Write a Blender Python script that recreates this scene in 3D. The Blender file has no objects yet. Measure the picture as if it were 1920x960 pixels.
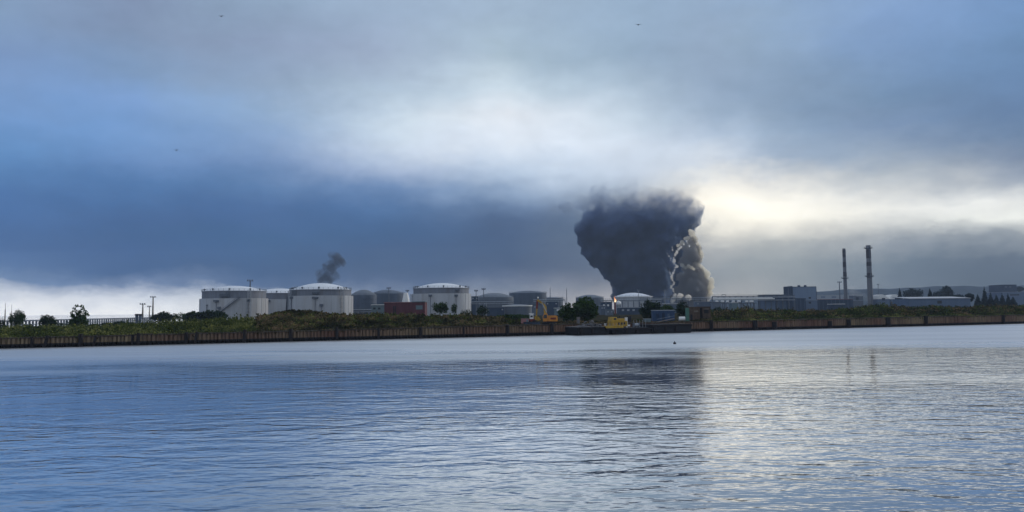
import bpy, bmesh, math, random
import numpy as np
from mathutils import Vector, Matrix
R = math.radians
sc = bpy.context.scene
C = sc.collection
rng = np.random.default_rng(7)
random.seed(7)

# ------------------------------------------------------------------ camera
H = 6.4            # eye height above the water
F = 1507.0         # focal length in pixels of a 1920 px wide picture
PITCH = math.atan(102 / F)
ROLL = R(0.6)
fwd = Vector((0, math.cos(PITCH), math.sin(PITCH)))
r0 = Vector((1, 0, 0)); u0 = Vector((0, -math.sin(PITCH), math.cos(PITCH)))
Rv = r0 * math.cos(ROLL) - u0 * math.sin(ROLL)
Uv = r0 * math.sin(ROLL) + u0 * math.cos(ROLL)
cam_d = bpy.data.cameras.new('camera'); cam = bpy.data.objects.new('camera', cam_d); C.objects.link(cam)
cam_d.sensor_width = 36; cam_d.lens = 36 * F / 1920
cam_d.clip_start = 0.1; cam_d.clip_end = 60000
m = Matrix((Rv, Uv, -fwd)).transposed().to_4x4(); m.translation = (0, 0, H)
cam.matrix_world = m
sc.camera = cam

def ray(px, py): return fwd + Rv * ((px - 960) / F) + Uv * ((480 - py) / F)
def W(px, py, Y):
    """world point at depth Y seen in direction (px, py) of the site survey"""
    d = ray(px, py); t = Y / d.y
    return Vector((d.x * t, Y, H + d.z * t))
def hor(px): return 582 + (960 - px) * 20 / 1920
def gx(px, Y): return W(px, hor(px), Y).x
def gz(px, py, Y): return W(px, py, Y).z

# ------------------------------------------------------------------ sky
SUN_AZ, SUN_EL = R(54), R(22)
def lin(c): 
    c = c / 255.0
    return c / 12.92 if c <= 0.04045 else ((c + 0.055) / 1.055) ** 2.4
COLS = [0, 240, 480, 720, 960, 1200, 1330, 1440, 1680, 1920]
SKY = {
 0:  [(138,163,192),(138,155,186),(148,170,195),(160,182,205),(166,186,210),(155,178,203),(152,174,200),(150,175,205),(138,168,210),(118,153,198)],
 80: [(132,158,200),(134,155,185),(145,162,190),(158,172,198),(164,184,200),(152,175,198),(152,172,196),(150,172,195),(128,158,200),(110,145,185)],
 150:[(128,160,205),(130,160,198),(148,168,195),(170,190,210),(192,210,222),(165,185,205),(152,172,196),(140,162,188),(120,148,180),(105,138,180)],
 200:[(125,160,210),(130,165,215),(150,178,210),(200,215,228),(212,220,228),(185,203,218),(158,178,200),(140,162,188),(120,148,180),(100,130,170)],
 250:[(112,155,208),(120,158,208),(140,170,210),(205,218,228),(222,226,232),(205,216,228),(180,196,215),(150,172,196),(130,152,185),(100,130,165)],
 300:[(95,142,195),(110,148,200),(125,155,200),(190,203,225),(205,218,232),(205,215,228),(200,210,222),(160,178,200),(165,180,195),(120,138,165)],
 340:[(82,125,180),(84,126,180),(98,135,182),(125,152,192),(170,190,215),(190,203,218),(232,230,222),(222,220,214),(192,198,202),(165,176,190)],
 380:[(78,118,175),(75,115,168),(80,115,165),(85,122,170),(120,145,180),(165,172,180),(245,238,222),(245,240,225),(222,222,218),(225,226,222)],
 410:[(75,115,170),(72,108,160),(76,110,160),(76,112,160),(88,112,148),(125,138,152),(232,228,215),(242,237,222),(222,222,215),(235,236,228)],
 440:[(75,112,165),(68,105,155),(68,105,150),(70,105,150),(78,100,135),(110,125,140),(222,218,206),(220,217,206),(172,177,180),(160,168,172)],
 480:[(75,112,165),(66,102,155),(66,102,148),(70,98,140),(72,95,128),(110,120,135),(162,167,170),(176,182,180),(115,130,142),(95,110,125)],
 510:[(105,135,178),(72,105,150),(70,100,142),(80,105,140),(80,98,128),(120,128,140),(150,156,160),(165,172,172),(110,125,138),(85,102,118)],
 535:[(132,154,186),(150,166,194),(104,126,162),(95,115,150),(110,122,145),(150,152,158),(165,168,168),(168,172,172),(115,128,140),(80,98,112)],
 552:[(226,229,233),(232,235,238),(205,213,222),(130,145,170),(140,148,160),(180,178,178),(178,178,176),(175,178,176),(130,142,152),(88,105,118)],
 580:[(236,237,238),(238,238,236),(215,220,226),(150,160,175),(170,170,175),(195,190,188),(188,186,184),(180,182,180),(140,150,158),(95,110,122)],
}
YS = sorted(SKY)
def sky_at(px, py):
    px = min(max(px, 0), 1920); py = min(max(py, 0), 580)
    j = max(k for k in range(len(YS)) if YS[k] <= py); j = min(j, len(YS) - 2)
    i = max(k for k in range(len(COLS)) if COLS[k] <= px); i = min(i, len(COLS) - 2)
    a = (px - COLS[i]) / (COLS[i+1] - COLS[i]); b = (py - YS[j]) / (YS[j+1] - YS[j])
    out = []
    for k in range(3):
        r1 = lin(SKY[YS[j]][i][k]) * (1-a) + lin(SKY[YS[j]][i+1][k]) * a
        r2 = lin(SKY[YS[j+1]][i][k]) * (1-a) + lin(SKY[YS[j+1]][i+1][k]) * a
        out.append(r1 * (1-b) + r2 * b)
    hz_ = 0.027 * min(1, max(0, (py - 330) / 150))       # the air itself adds this much low down
    out = [max(.01, c_ - hz_) for c_ in out]
    lum = out[0]*.3 + out[1]*.6 + out[2]*.1; k_ = (lum / .5) ** .13 * 1.0 + .68 * max(0, lum - .5)
    # thin cloud in front of the hidden sun glows
    k_ *= 1 + .20 * math.exp(-((px - 1430) / 130) ** 2 - ((py - 400) / 44) ** 2) + .16 * math.exp(-((px - 1760) / 170) ** 2 - ((py - 402) / 30) ** 2)
    out = [max(0, lum + (c_ - lum) * 1.05) * k_ for c_ in out]
    return out
def dir_to_px(az, el):
    d = Vector((math.sin(az) * math.cos(el), math.cos(az) * math.cos(el), math.sin(el)))
    f = d.dot(fwd)
    return 960 + F * d.dot(Rv) / f, 480 - F * d.dot(Uv) / f

class NT:
    def __init__(s, nt): s.nt = nt; nt.nodes.clear()
    def n(s, t, **kw):
        o = s.nt.nodes.new(t)
        ins = kw.pop('ins', {})
        for k, v in kw.items(): setattr(o, k, v)
        for k, v in ins.items():
            if isinstance(v, bpy.types.NodeSocket): s.nt.links.new(v, o.inputs[k])
            else: o.inputs[k].default_value = v
        return o
    def m(s, op, a, b=None, c=None, clamp=False):
        o = s.nt.nodes.new('ShaderNodeMath'); o.operation = op; o.use_clamp = clamp
        for i, v in enumerate((a, b, c)):
            if v is None: continue
            if isinstance(v, bpy.types.NodeSocket): s.nt.links.new(v, o.inputs[i])
            else: o.inputs[i].default_value = v
        return o.outputs[0]
    def mix(s, fac, a, b, blend='MIX'):
        o = s.nt.nodes.new('ShaderNodeMix'); o.data_type = 'RGBA'; o.blend_type = blend
        for i, v in ((0, fac), (6, a), (7, b)):
            if isinstance(v, bpy.types.NodeSocket): s.nt.links.new(v, o.inputs[i])
            else: o.inputs[i].default_value = v
        return o.outputs[2]
    def ramp(s, fac, stops, interp='LINEAR'):
        o = s.nt.nodes.new('ShaderNodeValToRGB'); cr = o.color_ramp; cr.interpolation = interp
        while len(cr.elements) > 1: cr.elements.remove(cr.elements[-1])
        for i, (p, c) in enumerate(stops):
            e = cr.elements[0] if i == 0 else cr.elements.new(p)
            e.position = p; e.color = tuple(c) + (1,) * (4 - len(c))
        s.nt.links.new(fac, o.inputs[0]); return o.outputs[0]
    def link(s, a, b): s.nt.links.new(a, b)

w = bpy.data.worlds.new('World'); sc.world = w; w.use_nodes = True
t = NT(w.node_tree)
tc = t.n('ShaderNodeTexCoord').outputs['Generated']
sep0 = t.n('ShaderNodeSeparateXYZ', ins={0: tc})
# cloud warp: soft fractal displacement of the direction
mp = t.n('ShaderNodeMapping', ins={0: tc, 'Scale': (1.0, 1.0, 2.0)}).outputs[0]
n1 = t.n('ShaderNodeTexNoise', ins={0: mp, 'Scale': 7.0, 'Detail': 8.0, 'Roughness': 0.64})
warp = t.n('ShaderNodeVectorMath', operation='MULTIPLY_ADD', ins={0: n1.outputs['Color'], 1: (0.13, 0.13, 0.06), 2: tc}).outputs[0]
warp = t.n('ShaderNodeVectorMath', operation='SUBTRACT', ins={0: warp, 1: (0.065, 0.065, 0.03)}).outputs[0]
sep = t.n('ShaderNodeSeparateXYZ', ins={0: warp})
hyp = t.m('SQRT', t.m('ADD', t.m('MULTIPLY', sep.outputs[0], sep.outputs[0]), t.m('MULTIPLY', sep.outputs[1], sep.outputs[1])))
el = t.m('ARCTAN2', sep.outputs[2], hyp)
az = t.m('ARCTAN2', sep.outputs[0], sep.outputs[1])
azf = t.m('MULTIPLY_ADD', az, 1 / (2 * math.pi), 0.5, clamp=True)
els = [-0.2, 0.6, 1.4, 2.2, 3.0, 4.2, 5.2, 6.2, 7.3, 8.6, 10.0, 11.6, 13.4, 15.6, 18.0, 20.5]
SIDE_L, SIDE_R, BACK = (110,140,185), (120,138,165), (176,186,200)
col = None
for k, e in enumerate(els):
    stops = []
    for a_ in (-180, -90, -50):
        b_ = {-180: BACK, -90: (150,168,195), -50: SIDE_L}[a_]
        stops.append(((a_ + 180) / 360, [lin(c) for c in b_]))
    for a_ in np.linspace(-34, 34, 25):
        p = dir_to_px(R(float(a_)), R(e))
        stops.append(((float(a_) + 180) / 360, sky_at(*p)))
    for a_ in (50, 90, 180):
        b_ = {180: BACK, 90: (150,165,185), 50: (190,196,200)}[a_]
        stops.append((min((a_ + 180) / 360, 1.0), [lin(c) for c in b_]))
    rc = t.ramp(azf, stops)
    if col is None: col = rc
    else:
        f_ = t.m('DIVIDE', t.m('SUBTRACT', el, R(els[k-1])), R(els[k] - els[k-1]), clamp=True)
        col = t.mix(f_, col, rc)
top = (lin(190), lin(202), lin(220), 1)
fz = t.n('ShaderNodeMapRange', interpolation_type='SMOOTHSTEP', ins={0: el, 1: R(21), 2: R(45)}).outputs[0]
col = t.mix(fz, col, top)
# finer cloud texture
n2 = t.n('ShaderNodeTexNoise', ins={0: mp, 'Scale': 5.0, 'Detail': 8.0, 'Roughness': 0.6})
n3 = t.n('ShaderNodeTexNoise', ins={0: mp, 'Scale': 26.0, 'Detail': 5.0, 'Roughness': 0.6})
br = t.m('ADD', t.m('MULTIPLY_ADD', n2.outputs[0], 0.34, 0.83), t.m('MULTIPLY_ADD', n3.outputs[0], 0.20, -0.10))
col = t.n('ShaderNodeVectorMath', operation='SCALE', ins={0: col, 'Scale': t.m('MULTIPLY', br, 10.0)}).outputs[0]
nish = t.n('ShaderNodeTexSky', sky_type='NISHITA', sun_disc=False, sun_elevation=SUN_EL, sun_rotation=SUN_AZ, air_density=1.0, dust_density=1.5)
col = t.mix(0.985, nish.outputs[0], col)      # thin spots let a little clear sky through
bg = t.n('ShaderNodeBackground', ins={0: col, 1: 0.1})
t.link(bg.outputs[0], t.n('ShaderNodeOutputWorld').inputs[0])

sun_d = bpy.data.lights.new('sun', 'SUN'); sun = bpy.data.objects.new('sun', sun_d); C.objects.link(sun)
sun_d.energy = 1.5; sun_d.angle = R(16); sun_d.color = (1.0, 0.93, 0.82)
sd = Vector((math.sin(SUN_AZ) * math.cos(SUN_EL), math.cos(SUN_AZ) * math.cos(SUN_EL), math.sin(SUN_EL)))
sun.rotation_euler = sd.to_track_quat('Z', 'Y').to_euler()

vs = sc.view_settings
vs.view_transform = 'Standard'; vs.look = 'None'; vs.exposure = 0; vs.gamma = 1; vs.use_curve_mapping = False
cy = sc.cycles
cy.volume_bounces = 7; cy.max_bounces = 9; cy.use_denoising = True
cy.volume_max_steps = 256

# ------------------------------------------------------------------ helpers
def tag(o, label=None, cat=None, group=None, kind=None):
    if label: o['label'] = label
    if cat: o['category'] = cat
    if group: o['group'] = group
    if kind: o['kind'] = kind
    return o

class MB:
    def __init__(s): s.v = []; s.f = []
    def add(s, v, f):
        b = len(s.v); s.v += [tuple(p) for p in v]; s.f += [tuple(b + i for i in q) for q in f]; return s
    def box(s, x0, x1, y0, y1, z0, z1):
        return s.add([(x0,y0,z0),(x1,y0,z0),(x1,y1,z0),(x0,y1,z0),(x0,y0,z1),(x1,y0,z1),(x1,y1,z1),(x0,y1,z1)],
                     [(0,3,2,1),(4,5,6,7),(0,1,5,4),(1,2,6,5),(2,3,7,6),(3,0,4,7)])
    def tube(s, a, b, ra, rb=None, n=8, caps=True):
        a = Vector(a); b = Vector(b); rb = ra if rb is None else rb
        d = (b - a).normalized(); q = Vector((0,0,1)) if abs(d.z) < 0.9 else Vector((1,0,0))
        u = d.cross(q).normalized(); w_ = d.cross(u)
        vs_ = []
        for p, r in ((a, ra), (b, rb)):
            for i in range(n):
                t_ = 2 * math.pi * (i + .5) / n
                vs_.append(p + u * math.cos(t_) * r + w_ * math.sin(t_) * r)
        fs = [(i, (i+1) % n, n + (i+1) % n, n + i) for i in range(n)]
        if caps: fs += [tuple(range(n))[::-1], tuple(range(n, 2*n))]
        return s.add(vs_, fs)
    def bar(s, a, b, wd, ht=None):
        """rectangular bar from a to b"""
        ht = wd if ht is None else ht
        a = Vector(a); b = Vector(b); d = (b - a).normalized()
        q = Vector((0,0,1)) if abs(d.z) < 0.95 else Vector((0,1,0))
        u = d.cross(q).normalized() * wd / 2; w_ = d.cross(u).normalized() * ht / 2
        vs_ = [a-u-w_, a+u-w_, a+u+w_, a-u+w_, b-u-w_, b+u-w_, b+u+w_, b-u+w_]
        return s.add(vs_, [(0,1,2,3),(7,6,5,4),(0,4,5,1),(1,5,6,2),(2,6,7,3),(3,7,4,0)])
    def lathe(s, prof, n=48, c=(0,0), cap_top=False, cap_bot=False):
        vs_ = []
        for (r, z) in prof:
            for i in range(n):
                a = 2 * math.pi * i / n; vs_.append((c[0] + r*math.cos(a), c[1] + r*math.sin(a), z))
        fs = []
        for k in range(len(prof) - 1):
            for i in range(n):
                j = (i+1) % n; fs.append((k*n+i, k*n+j, (k+1)*n+j, (k+1)*n+i))
        if cap_top: fs.append(tuple((len(prof)-1)*n + i for i in range(n)))
        if cap_bot: fs.append(tuple(range(n))[::-1])
        return s.add(vs_, fs)
    def prism(s, pts, y0, y1):
        """outline in xz pushed from y0 to y1"""
        n = len(pts)
        return s.add([(x, y0, z) for x, z in pts] + [(x, y1, z) for x, z in pts],
                     [tuple(range(n)), tuple(range(n, 2*n))[::-1]] + [(i, n+i, n+(i+1) % n, (i+1) % n) for i in range(n)])
    def blob(s, c, r, sub=2, sz=1.0):
        bm = bmesh.new(); bmesh.ops.create_icosphere(bm, subdivisions=sub, radius=1)
        vv = [(c[0] + v.co.x*r, c[1] + v.co.y*r, c[2] + v.co.z*r*sz) for v in bm.verts]
        ff = [tuple(v.index for v in f.verts) for f in bm.faces]; bm.free()
        return s.add(vv, ff)
    def build(s, name, mat, parent=None, smooth=False):
        me = bpy.data.meshes.new(name); me.from_pydata(s.v, [], s.f); me.update()
        bm = bmesh.new(); bm.from_mesh(me); bmesh.ops.recalc_face_normals(bm, faces=bm.faces); bm.to_mesh(me); bm.free()
        if smooth: me.shade_smooth(); me.set_sharp_from_angle(angle=R(35))
        o = bpy.data.objects.new(name, me); C.objects.link(o)
        if mat: me.materials.append(mat)
        if parent: o.parent = parent
        return o

def empty(name, loc, label, cat, group=None, rz=0, kind=None):
    o = bpy.data.objects.new(name, None); C.objects.link(o); o.location = loc; o.rotation_euler = (0, 0, rz)
    o.empty_display_size = 1
    return tag(o, label, cat, group, kind)

def np_mesh(name, V, faces4, mat, parent=None):
    me = bpy.data.meshes.new(name)
    n = len(faces4); k = faces4.shape[1]
    me.vertices.add(len(V)); me.vertices.foreach_set('co', V.astype(np.float32).ravel())
    me.loops.add(n * k); me.loops.foreach_set('vertex_index', faces4.astype(np.int32).ravel())
    me.polygons.add(n); me.polygons.foreach_set('loop_start', np.arange(0, n*k, k, dtype=np.int32))
    me.update(calc_edges=True); me.validate()
    me.materials.append(mat)
    o = bpy.data.objects.new(name, me); C.objects.link(o)
    if parent: o.parent = parent
    return o

# ------------------------------------------------------------------ materials
def pmat(name, base, var=0.15, scale=1.0, rough=0.75, metal=0.0, streak=False, spec=0.3, dirt=None, dirt_amt=0.5):
    mt = bpy.data.materials.new(name); mt.use_nodes = True; t = NT(mt.node_tree)
    g = t.n('ShaderNodeNewGeometry').outputs['Position']
    mp = t.n('ShaderNodeMapping', ins={0: g, 'Scale': (scale, scale, scale * (0.12 if streak else 1))}).outputs[0]
    n = t.n('ShaderNodeTexNoise', ins={0: mp, 'Scale': 1.0, 'Detail': 6.0, 'Roughness': 0.65})
    b = tuple(base) + (1,)
    lo = tuple(c * (1 - var) for c in base) + (1,); hi = tuple(min(1, c * (1 + var)) for c in base) + (1,)
    c = t.ramp(n.outputs[0], [(0.3, lo), (0.7, hi)])
    if dirt:
        n2 = t.n('ShaderNodeTexNoise', ins={0: mp, 'Scale': 0.37, 'Detail': 8.0, 'Roughness': 0.7})
        f = t.n('ShaderNodeMapRange', ins={0: n2.outputs[0], 1: 0.48, 2: 0.66, 4: dirt_amt}).outputs[0]
        c = t.mix(f, c, tuple(dirt) + (1,))
    bs = t.n('ShaderNodeBsdfPrincipled', ins={'Base Color': c, 'Roughness': rough, 'Metallic': metal, 'Specular IOR Level': spec})
    t.link(bs.outputs[0], t.n('ShaderNodeOutputMaterial').inputs[0])
    return mt

M = {}
M['white'] = pmat('white tank paint', (0.44,0.46,0.49), 0.13, 0.18, 0.55, streak=True, dirt=(0.26,0.23,0.20), dirt_amt=0.6)
M['band'] = pmat('grey tank shell', (0.17,0.19,0.23), 0.15, 0.5, 0.6, streak=True, dirt=(0.12,0.10,0.09))
M['seam'] = pmat('weathered seam', (0.36,0.37,0.39), 0.2, 0.6, 0.7)
M['dome'] = pmat('pale dome sheeting', (0.62,0.65,0.69), 0.06, 0.3, 0.4)
M['steel'] = pmat('painted steel', (0.10,0.12,0.15), 0.2, 1.0, 0.6)
M['steel_l'] = pmat('light galvanised steel', (0.30,0.33,0.37), 0.15, 1.0, 0.5)
M['dtank'] = pmat('dark blue grey tank paint', (0.070,0.095,0.135), 0.2, 0.2, 0.6, streak=True)
M['dtank2'] = pmat('slate tank paint', (0.11,0.135,0.17), 0.2, 0.2, 0.6, streak=True)
M['red'] = pmat('dull red cladding', (0.10,0.032,0.040), 0.3, 0.6, 0.8, streak=True, dirt=(0.07,0.035,0.04))
M['pale'] = pmat('pale green grey cladding', (0.12,0.17,0.19), 0.12, 0.5, 0.7)
M['bluebox'] = pmat('blue grey cladding', (0.10,0.145,0.22), 0.14, 0.15, 0.7, streak=True)
M['paleblue'] = pmat('pale blue cladding', (0.15,0.205,0.29), 0.12, 0.15, 0.7, streak=True)
M['bluedark'] = pmat('dark blue cladding', (0.03,0.05,0.085), 0.2, 0.3, 0.7)
M['blue'] = pmat('blue container paint', (0.035,0.070,0.145), 0.25, 1.5, 0.7, streak=True, dirt=(0.03,0.04,0.06))
M['brick'] = pmat('weathered brown brick', (0.085,0.06,0.045), 0.3, 1.2, 0.9, dirt=(0.035,0.03,0.025))
M['green_p'] = pmat('faded green paint', (0.08,0.18,0.14), 0.2, 1.0, 0.8)
M['dark'] = pmat('black steel', (0.012,0.013,0.017), 0.3, 1.0, 0.7)
M['glass'] = pmat('dark window', (0.02,0.025,0.03), 0.1, 1.0, 0.15, spec=0.5)
M['yellow'] = pmat('yellow machine paint', (0.42,0.26,0.03), 0.35, 1.5, 0.5, dirt=(0.10,0.06,0.02), dirt_amt=0.6)
M['orange'] = pmat('orange machine paint', (0.60,0.24,0.04), 0.15, 1.5, 0.5, dirt=(0.12,0.05,0.02))
M['rustred'] = pmat('rusty red steel', (0.16,0.04,0.03), 0.3, 1.5, 0.8)
M['white_p'] = pmat('white enamel', (0.72,0.72,0.70), 0.08, 1.5, 0.5)
M['pink'] = pmat('faded pink sheet metal', (0.28,0.14,0.14), 0.2, 1.5, 0.8)
M['timber'] = pmat('black wet timber', (0.014,0.011,0.012), 0.4, 2.0, 0.8)
M['concrete'] = pmat('worn concrete', (0.16,0.14,0.12), 0.3, 1.0, 0.9, dirt=(0.06,0.05,0.04))
M['cap'] = pmat('stained capping', (0.06,0.045,0.035), 0.5, 0.8, 0.95, dirt=(0.14,0.12,0.09), dirt_amt=0.7)
M['rubble'] = pmat('grey rubble', (0.13,0.13,0.14), 0.5, 2.0, 0.95)
M['bark'] = pmat('bark', (0.035,0.028,0.022), 0.3, 3.0, 0.95)
M['chimney'] = pmat('chimney concrete', (0.16,0.165,0.18), 0.15, 0.15, 0.9)
M['chimney_d'] = pmat('faded dark chimney band', (0.055,0.05,0.055), 0.2, 0.2, 0.9)
M['bird'] = pmat('dark plumage', (0.03,0.03,0.035), 0.2, 5.0, 0.8)

def leafmat(name, c1, c2, c3, scale=0.35):
    mt = bpy.data.materials.new(name); mt.use_nodes = True; t = NT(mt.node_tree)
    g = t.n('ShaderNodeNewGeometry').outputs['Position']
    n = t.n('ShaderNodeTexNoise', ins={0: g, 'Scale': scale, 'Detail': 4.0, 'Roughness': 0.6})
    nf = t.n('ShaderNodeTexNoise', ins={0: g, 'Scale': 1.3, 'Detail': 3.0, 'Roughness': 0.8})
    f_ = t.m('ADD', t.m('MULTIPLY', n.outputs[0], .62), t.m('MULTIPLY', nf.outputs[0], .38))
    c = t.ramp(f_, [(0.40, c1), (0.5, c2), (0.59, c3)])
    d = t.n('ShaderNodeBsdfDiffuse', ins={0: c}); tr = t.n('ShaderNodeBsdfTranslucent', ins={0: c})
    mx = t.n('ShaderNodeMixShader', ins={0: 0.22, 1: d.outputs[0], 2: tr.outputs[0]})
    t.link(mx.outputs[0], t.n('ShaderNodeOutputMaterial').inputs[0]); return mt
M['leaf'] = leafmat('tree leaves', (0.015,0.03,0.012), (0.03,0.06,0.018), (0.055,0.095,0.025), 0.5)
M['leaf_d'] = leafmat('dark leaves', (0.010,0.020,0.012), (0.018,0.034,0.016), (0.03,0.055,0.02), 0.5)
M['thick'] = leafmat('thicket leaves', (0.010,0.017,0.008), (0.040,0.062,0.018), (0.15,0.165,0.05), 0.12)
M['scrub'] = leafmat('weeds and scrub', (0.016,0.026,0.009), (0.058,0.077,0.02), (0.20,0.205,0.065), 0.16)
M['scrub_b'] = leafmat('dry dark scrub', (0.013,0.014,0.009), (0.052,0.050,0.022), (0.19,0.135,0.075), 0.16)
M['farleaf'] = leafmat('haze blue far leaves', (0.014,0.026,0.030), (0.022,0.040,0.044), (0.034,0.055,0.056), 0.2)  # blue of the distant haze is put into the far leaf colour
M['land'] = pmat('rough ground', (0.028,0.027,0.016), 0.5, 0.15, 1.0, spec=0.0, dirt=(0.05,0.038,0.028))
M['hill'] = pmat('haze blue wooded hills', (0.035,0.05,0.062), 0.35, 0.012, 1.0, spec=0.0)  # bluish base colour imitates haze over the distant woods

# rusty sheet piling
mt = bpy.data.materials.new('rusty sheet piling'); mt.use_nodes = True; t = NT(mt.node_tree)
g = t.n('ShaderNodeNewGeometry').outputs['Position']; sp = t.n('ShaderNodeSeparateXYZ', ins={0: g})
na = t.n('ShaderNodeTexNoise', ins={0: t.n('ShaderNodeMapping', ins={0: g, 'Scale': (0.05,0.05,0.05)}).outputs[0], 'Scale': 1.0, 'Detail': 3.0})
nb = t.n('ShaderNodeTexNoise', ins={0: t.n('ShaderNodeMapping', ins={0: g, 'Scale': (1.5,1.5,0.15)}).outputs[0], 'Scale': 1.0, 'Detail': 6.0, 'Roughness': 0.7})
c = t.ramp(na.outputs[0], [(0.36, (0.17,0.085,0.062)), (0.5, (0.23,0.15,0.10)), (0.62, (0.28,0.21,0.13))])
c = t.mix(t.n('ShaderNodeMapRange', ins={0: nb.outputs[0], 1: 0.42, 2: 0.72, 4: 0.8}).outputs[0], c, (0.035,0.022,0.018,1))
wet = t.m('ADD', sp.outputs[2], t.m('MULTIPLY', nb.outputs[0], -0.5))
c = t.mix(t.n('ShaderNodeMapRange', ins={0: wet, 1: 0.25, 2: 0.65, 3: 1.0, 4: 0.0}).outputs[0], c, (0.008,0.008,0.009,1))
bs = t.n('ShaderNodeBsdfPrincipled', ins={'Base Color': c, 'Roughness': 0.85, 'Specular IOR Level': 0.15})
t.link(bs.outputs[0], t.n('ShaderNodeOutputMaterial').inputs[0]); M['pile'] = mt

# water
mt = bpy.data.materials.new('harbour water'); mt.use_nodes = True; t = NT(mt.node_tree)
g = t.n('ShaderNodeNewGeometry').outputs['Position']; sp = t.n('ShaderNodeSeparateXYZ', ins={0: g})
def wn(scale, sx, rot, det=2.0, rough=0.5, dist=0.0):
    mp = t.n('ShaderNodeMapping', ins={0: g, 'Rotation': (0, 0, R(rot)), 'Scale': (sx, 1, 1)}).outputs[0]
    return t.n('ShaderNodeTexNoise', ins={0: mp, 'Scale': scale, 'Detail': det, 'Roughness': rough, 'Distortion': dist}).outputs[0]
# wind-ruffled water lies along the far quay; the sheltered water nearer is smoother
# distance in front of the quay line
dq = t.m('SUBTRACT', t.m('MULTIPLY_ADD', sp.outputs[0], 0.24, 116.0), sp.outputs[1])
edge = t.m('MULTIPLY_ADD', wn(0.05, 0.3, 0, 4.0), 110.0, -55.0)
wdt = t.m('MULTIPLY_ADD', t.m('MAXIMUM', t.m('MULTIPLY', sp.outputs[0], -1.0), 0.0), 0.30, 20.0)
ruf = t.n('ShaderNodeMapRange', interpolation_type='SMOOTHSTEP', ins={0: t.m('DIVIDE', t.m('ADD', dq, edge), wdt), 1: 1.0, 2: -1.0}).outputs[0]
calm = t.n('ShaderNodeMapRange', ins={0: dq, 1: -210.0, 2: -140.0, 3: 0.04, 4: 1.0}).outputs[0]
patch = t.n('ShaderNodeMapRange', interpolation_type='SMOOTHSTEP', ins={0: wn(0.03, 0.35, 12, 3.0), 1: 0.38, 2: 0.62, 3: 0.45, 4: 1.25}).outputs[0]
h = t.m('MULTIPLY', wn(0.62, 0.50, -14, 3.0, 0.5, 0.5), 0.115)
h = t.m('ADD', h, t.m('MULTIPLY', wn(1.8, 0.48, 7, 2.0, 0.5, 0.4), 0.037))
h = t.m('ADD', h, t.m('MULTIPLY', wn(4.2, 0.4, -5, 2.0, 0.5), 0.009))
far_ = t.n('ShaderNodeMapRange', ins={0: sp.outputs[1], 1: 34.0, 2: 85.0, 3: 1.3, 4: 0.80}).outputs[0]
h = t.m('MULTIPLY', h, t.m('MULTIPLY', patch, far_))
h = t.m('ADD', h, t.m('MULTIPLY', t.m('MULTIPLY', wn(3.0, 0.7, 20, 4.0, 0.6), 0.10), ruf))
h = t.m('MULTIPLY', h, calm)
bp = t.n('ShaderNodeBump', ins={'Strength': 1.0, 'Distance': 1.0, 'Height': h})
rg = t.m('MULTIPLY_ADD', t.m('MULTIPLY', ruf, calm), 0.30, 0.035)
bs = t.n('ShaderNodeBsdfPrincipled', ins={'Base Color': (0.018,0.034,0.055,1), 'Roughness': rg, 'IOR': 1.6, 'Normal': bp.outputs[0]})
gl = t.n('ShaderNodeBsdfGlossy', ins={'Color': (0.97,0.97,0.97,1), 'Roughness': rg, 'Normal': bp.outputs[0]})
lw = t.n('ShaderNodeLayerWeight').outputs['Facing']
fz_ = t.n('ShaderNodeMapRange', ins={0: lw, 1: 0.74, 2: 0.92, 3: 0.34, 4: 0.96}).outputs[0]
fz_ = t.m('SUBTRACT', fz_, t.m('MULTIPLY', ruf, t.m('MULTIPLY_ADD', wn(0.06, 0.12, 4, 5.0, 0.65), 0.75, 0.0)), clamp=True)
mx = t.n('ShaderNodeMixShader', ins={0: fz_, 1: bs.outputs[0], 2: gl.outputs[0]})
t.link(mx.outputs[0], t.n('ShaderNodeOutputMaterial').inputs[0]); M['water'] = mt

def vmat(name, color, dens, aniso, fade=None, famp=110.0, noise=0.0, nscale=0.05, step=1.0):
    mt = bpy.data.materials.new(name); mt.use_nodes = True; t = NT(mt.node_tree)
    d = dens
    if fade is not None or noise:
        g = t.n('ShaderNodeNewGeometry').outputs['Position']; sp = t.n('ShaderNodeSeparateXYZ', ins={0: g})
        nn = t.n('ShaderNodeTexNoise', ins={0: g, 'Scale': nscale, 'Detail': 3.0, 'Roughness': 0.6}).outputs[0]
        if fade is not None:
            zz = t.m('ADD', sp.outputs[2], t.m('MULTIPLY_ADD', nn, famp, -famp/2))
            d = t.m('MULTIPLY', t.m('POWER', t.n('ShaderNodeMapRange', ins={0: zz, 1: fade[0], 2: fade[1], 3: 1.0, 4: 0.0}).outputs[0], 4.0), dens)
        else:
            d = t.m('MULTIPLY', t.n('ShaderNodeMapRange', ins={0: nn, 1: 0.5 - noise, 2: 0.5 + noise}).outputs[0], dens)
    cc = tuple(color) + (1,)
    if fade is not None:
        nc = t.n('ShaderNodeTexNoise', ins={0: g, 'Scale': 0.035, 'Detail': 4.0, 'Roughness': 0.65}).outputs[0]
        cc = t.ramp(nc, [(0.35, tuple(c_*.75 for c_ in color)), (0.65, tuple(min(1, c_*1.3) for c_ in color))])
    v = t.n('ShaderNodeVolumePrincipled', ins={'Color': cc, 'Anisotropy': aniso})
    if isinstance(d, float): v.inputs['Density'].default_value = d
    else: t.link(d, v.inputs['Density'])
    t.link(v.outputs[0], t.n('ShaderNodeOutputMaterial').inputs['Volume'])
    try: mt.cycles.homogeneous_volume = (fade is None and not noise)
    except Exception: pass
    try: mt.cycles.volume_step_rate = step
    except Exception: pass
    return mt

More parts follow.
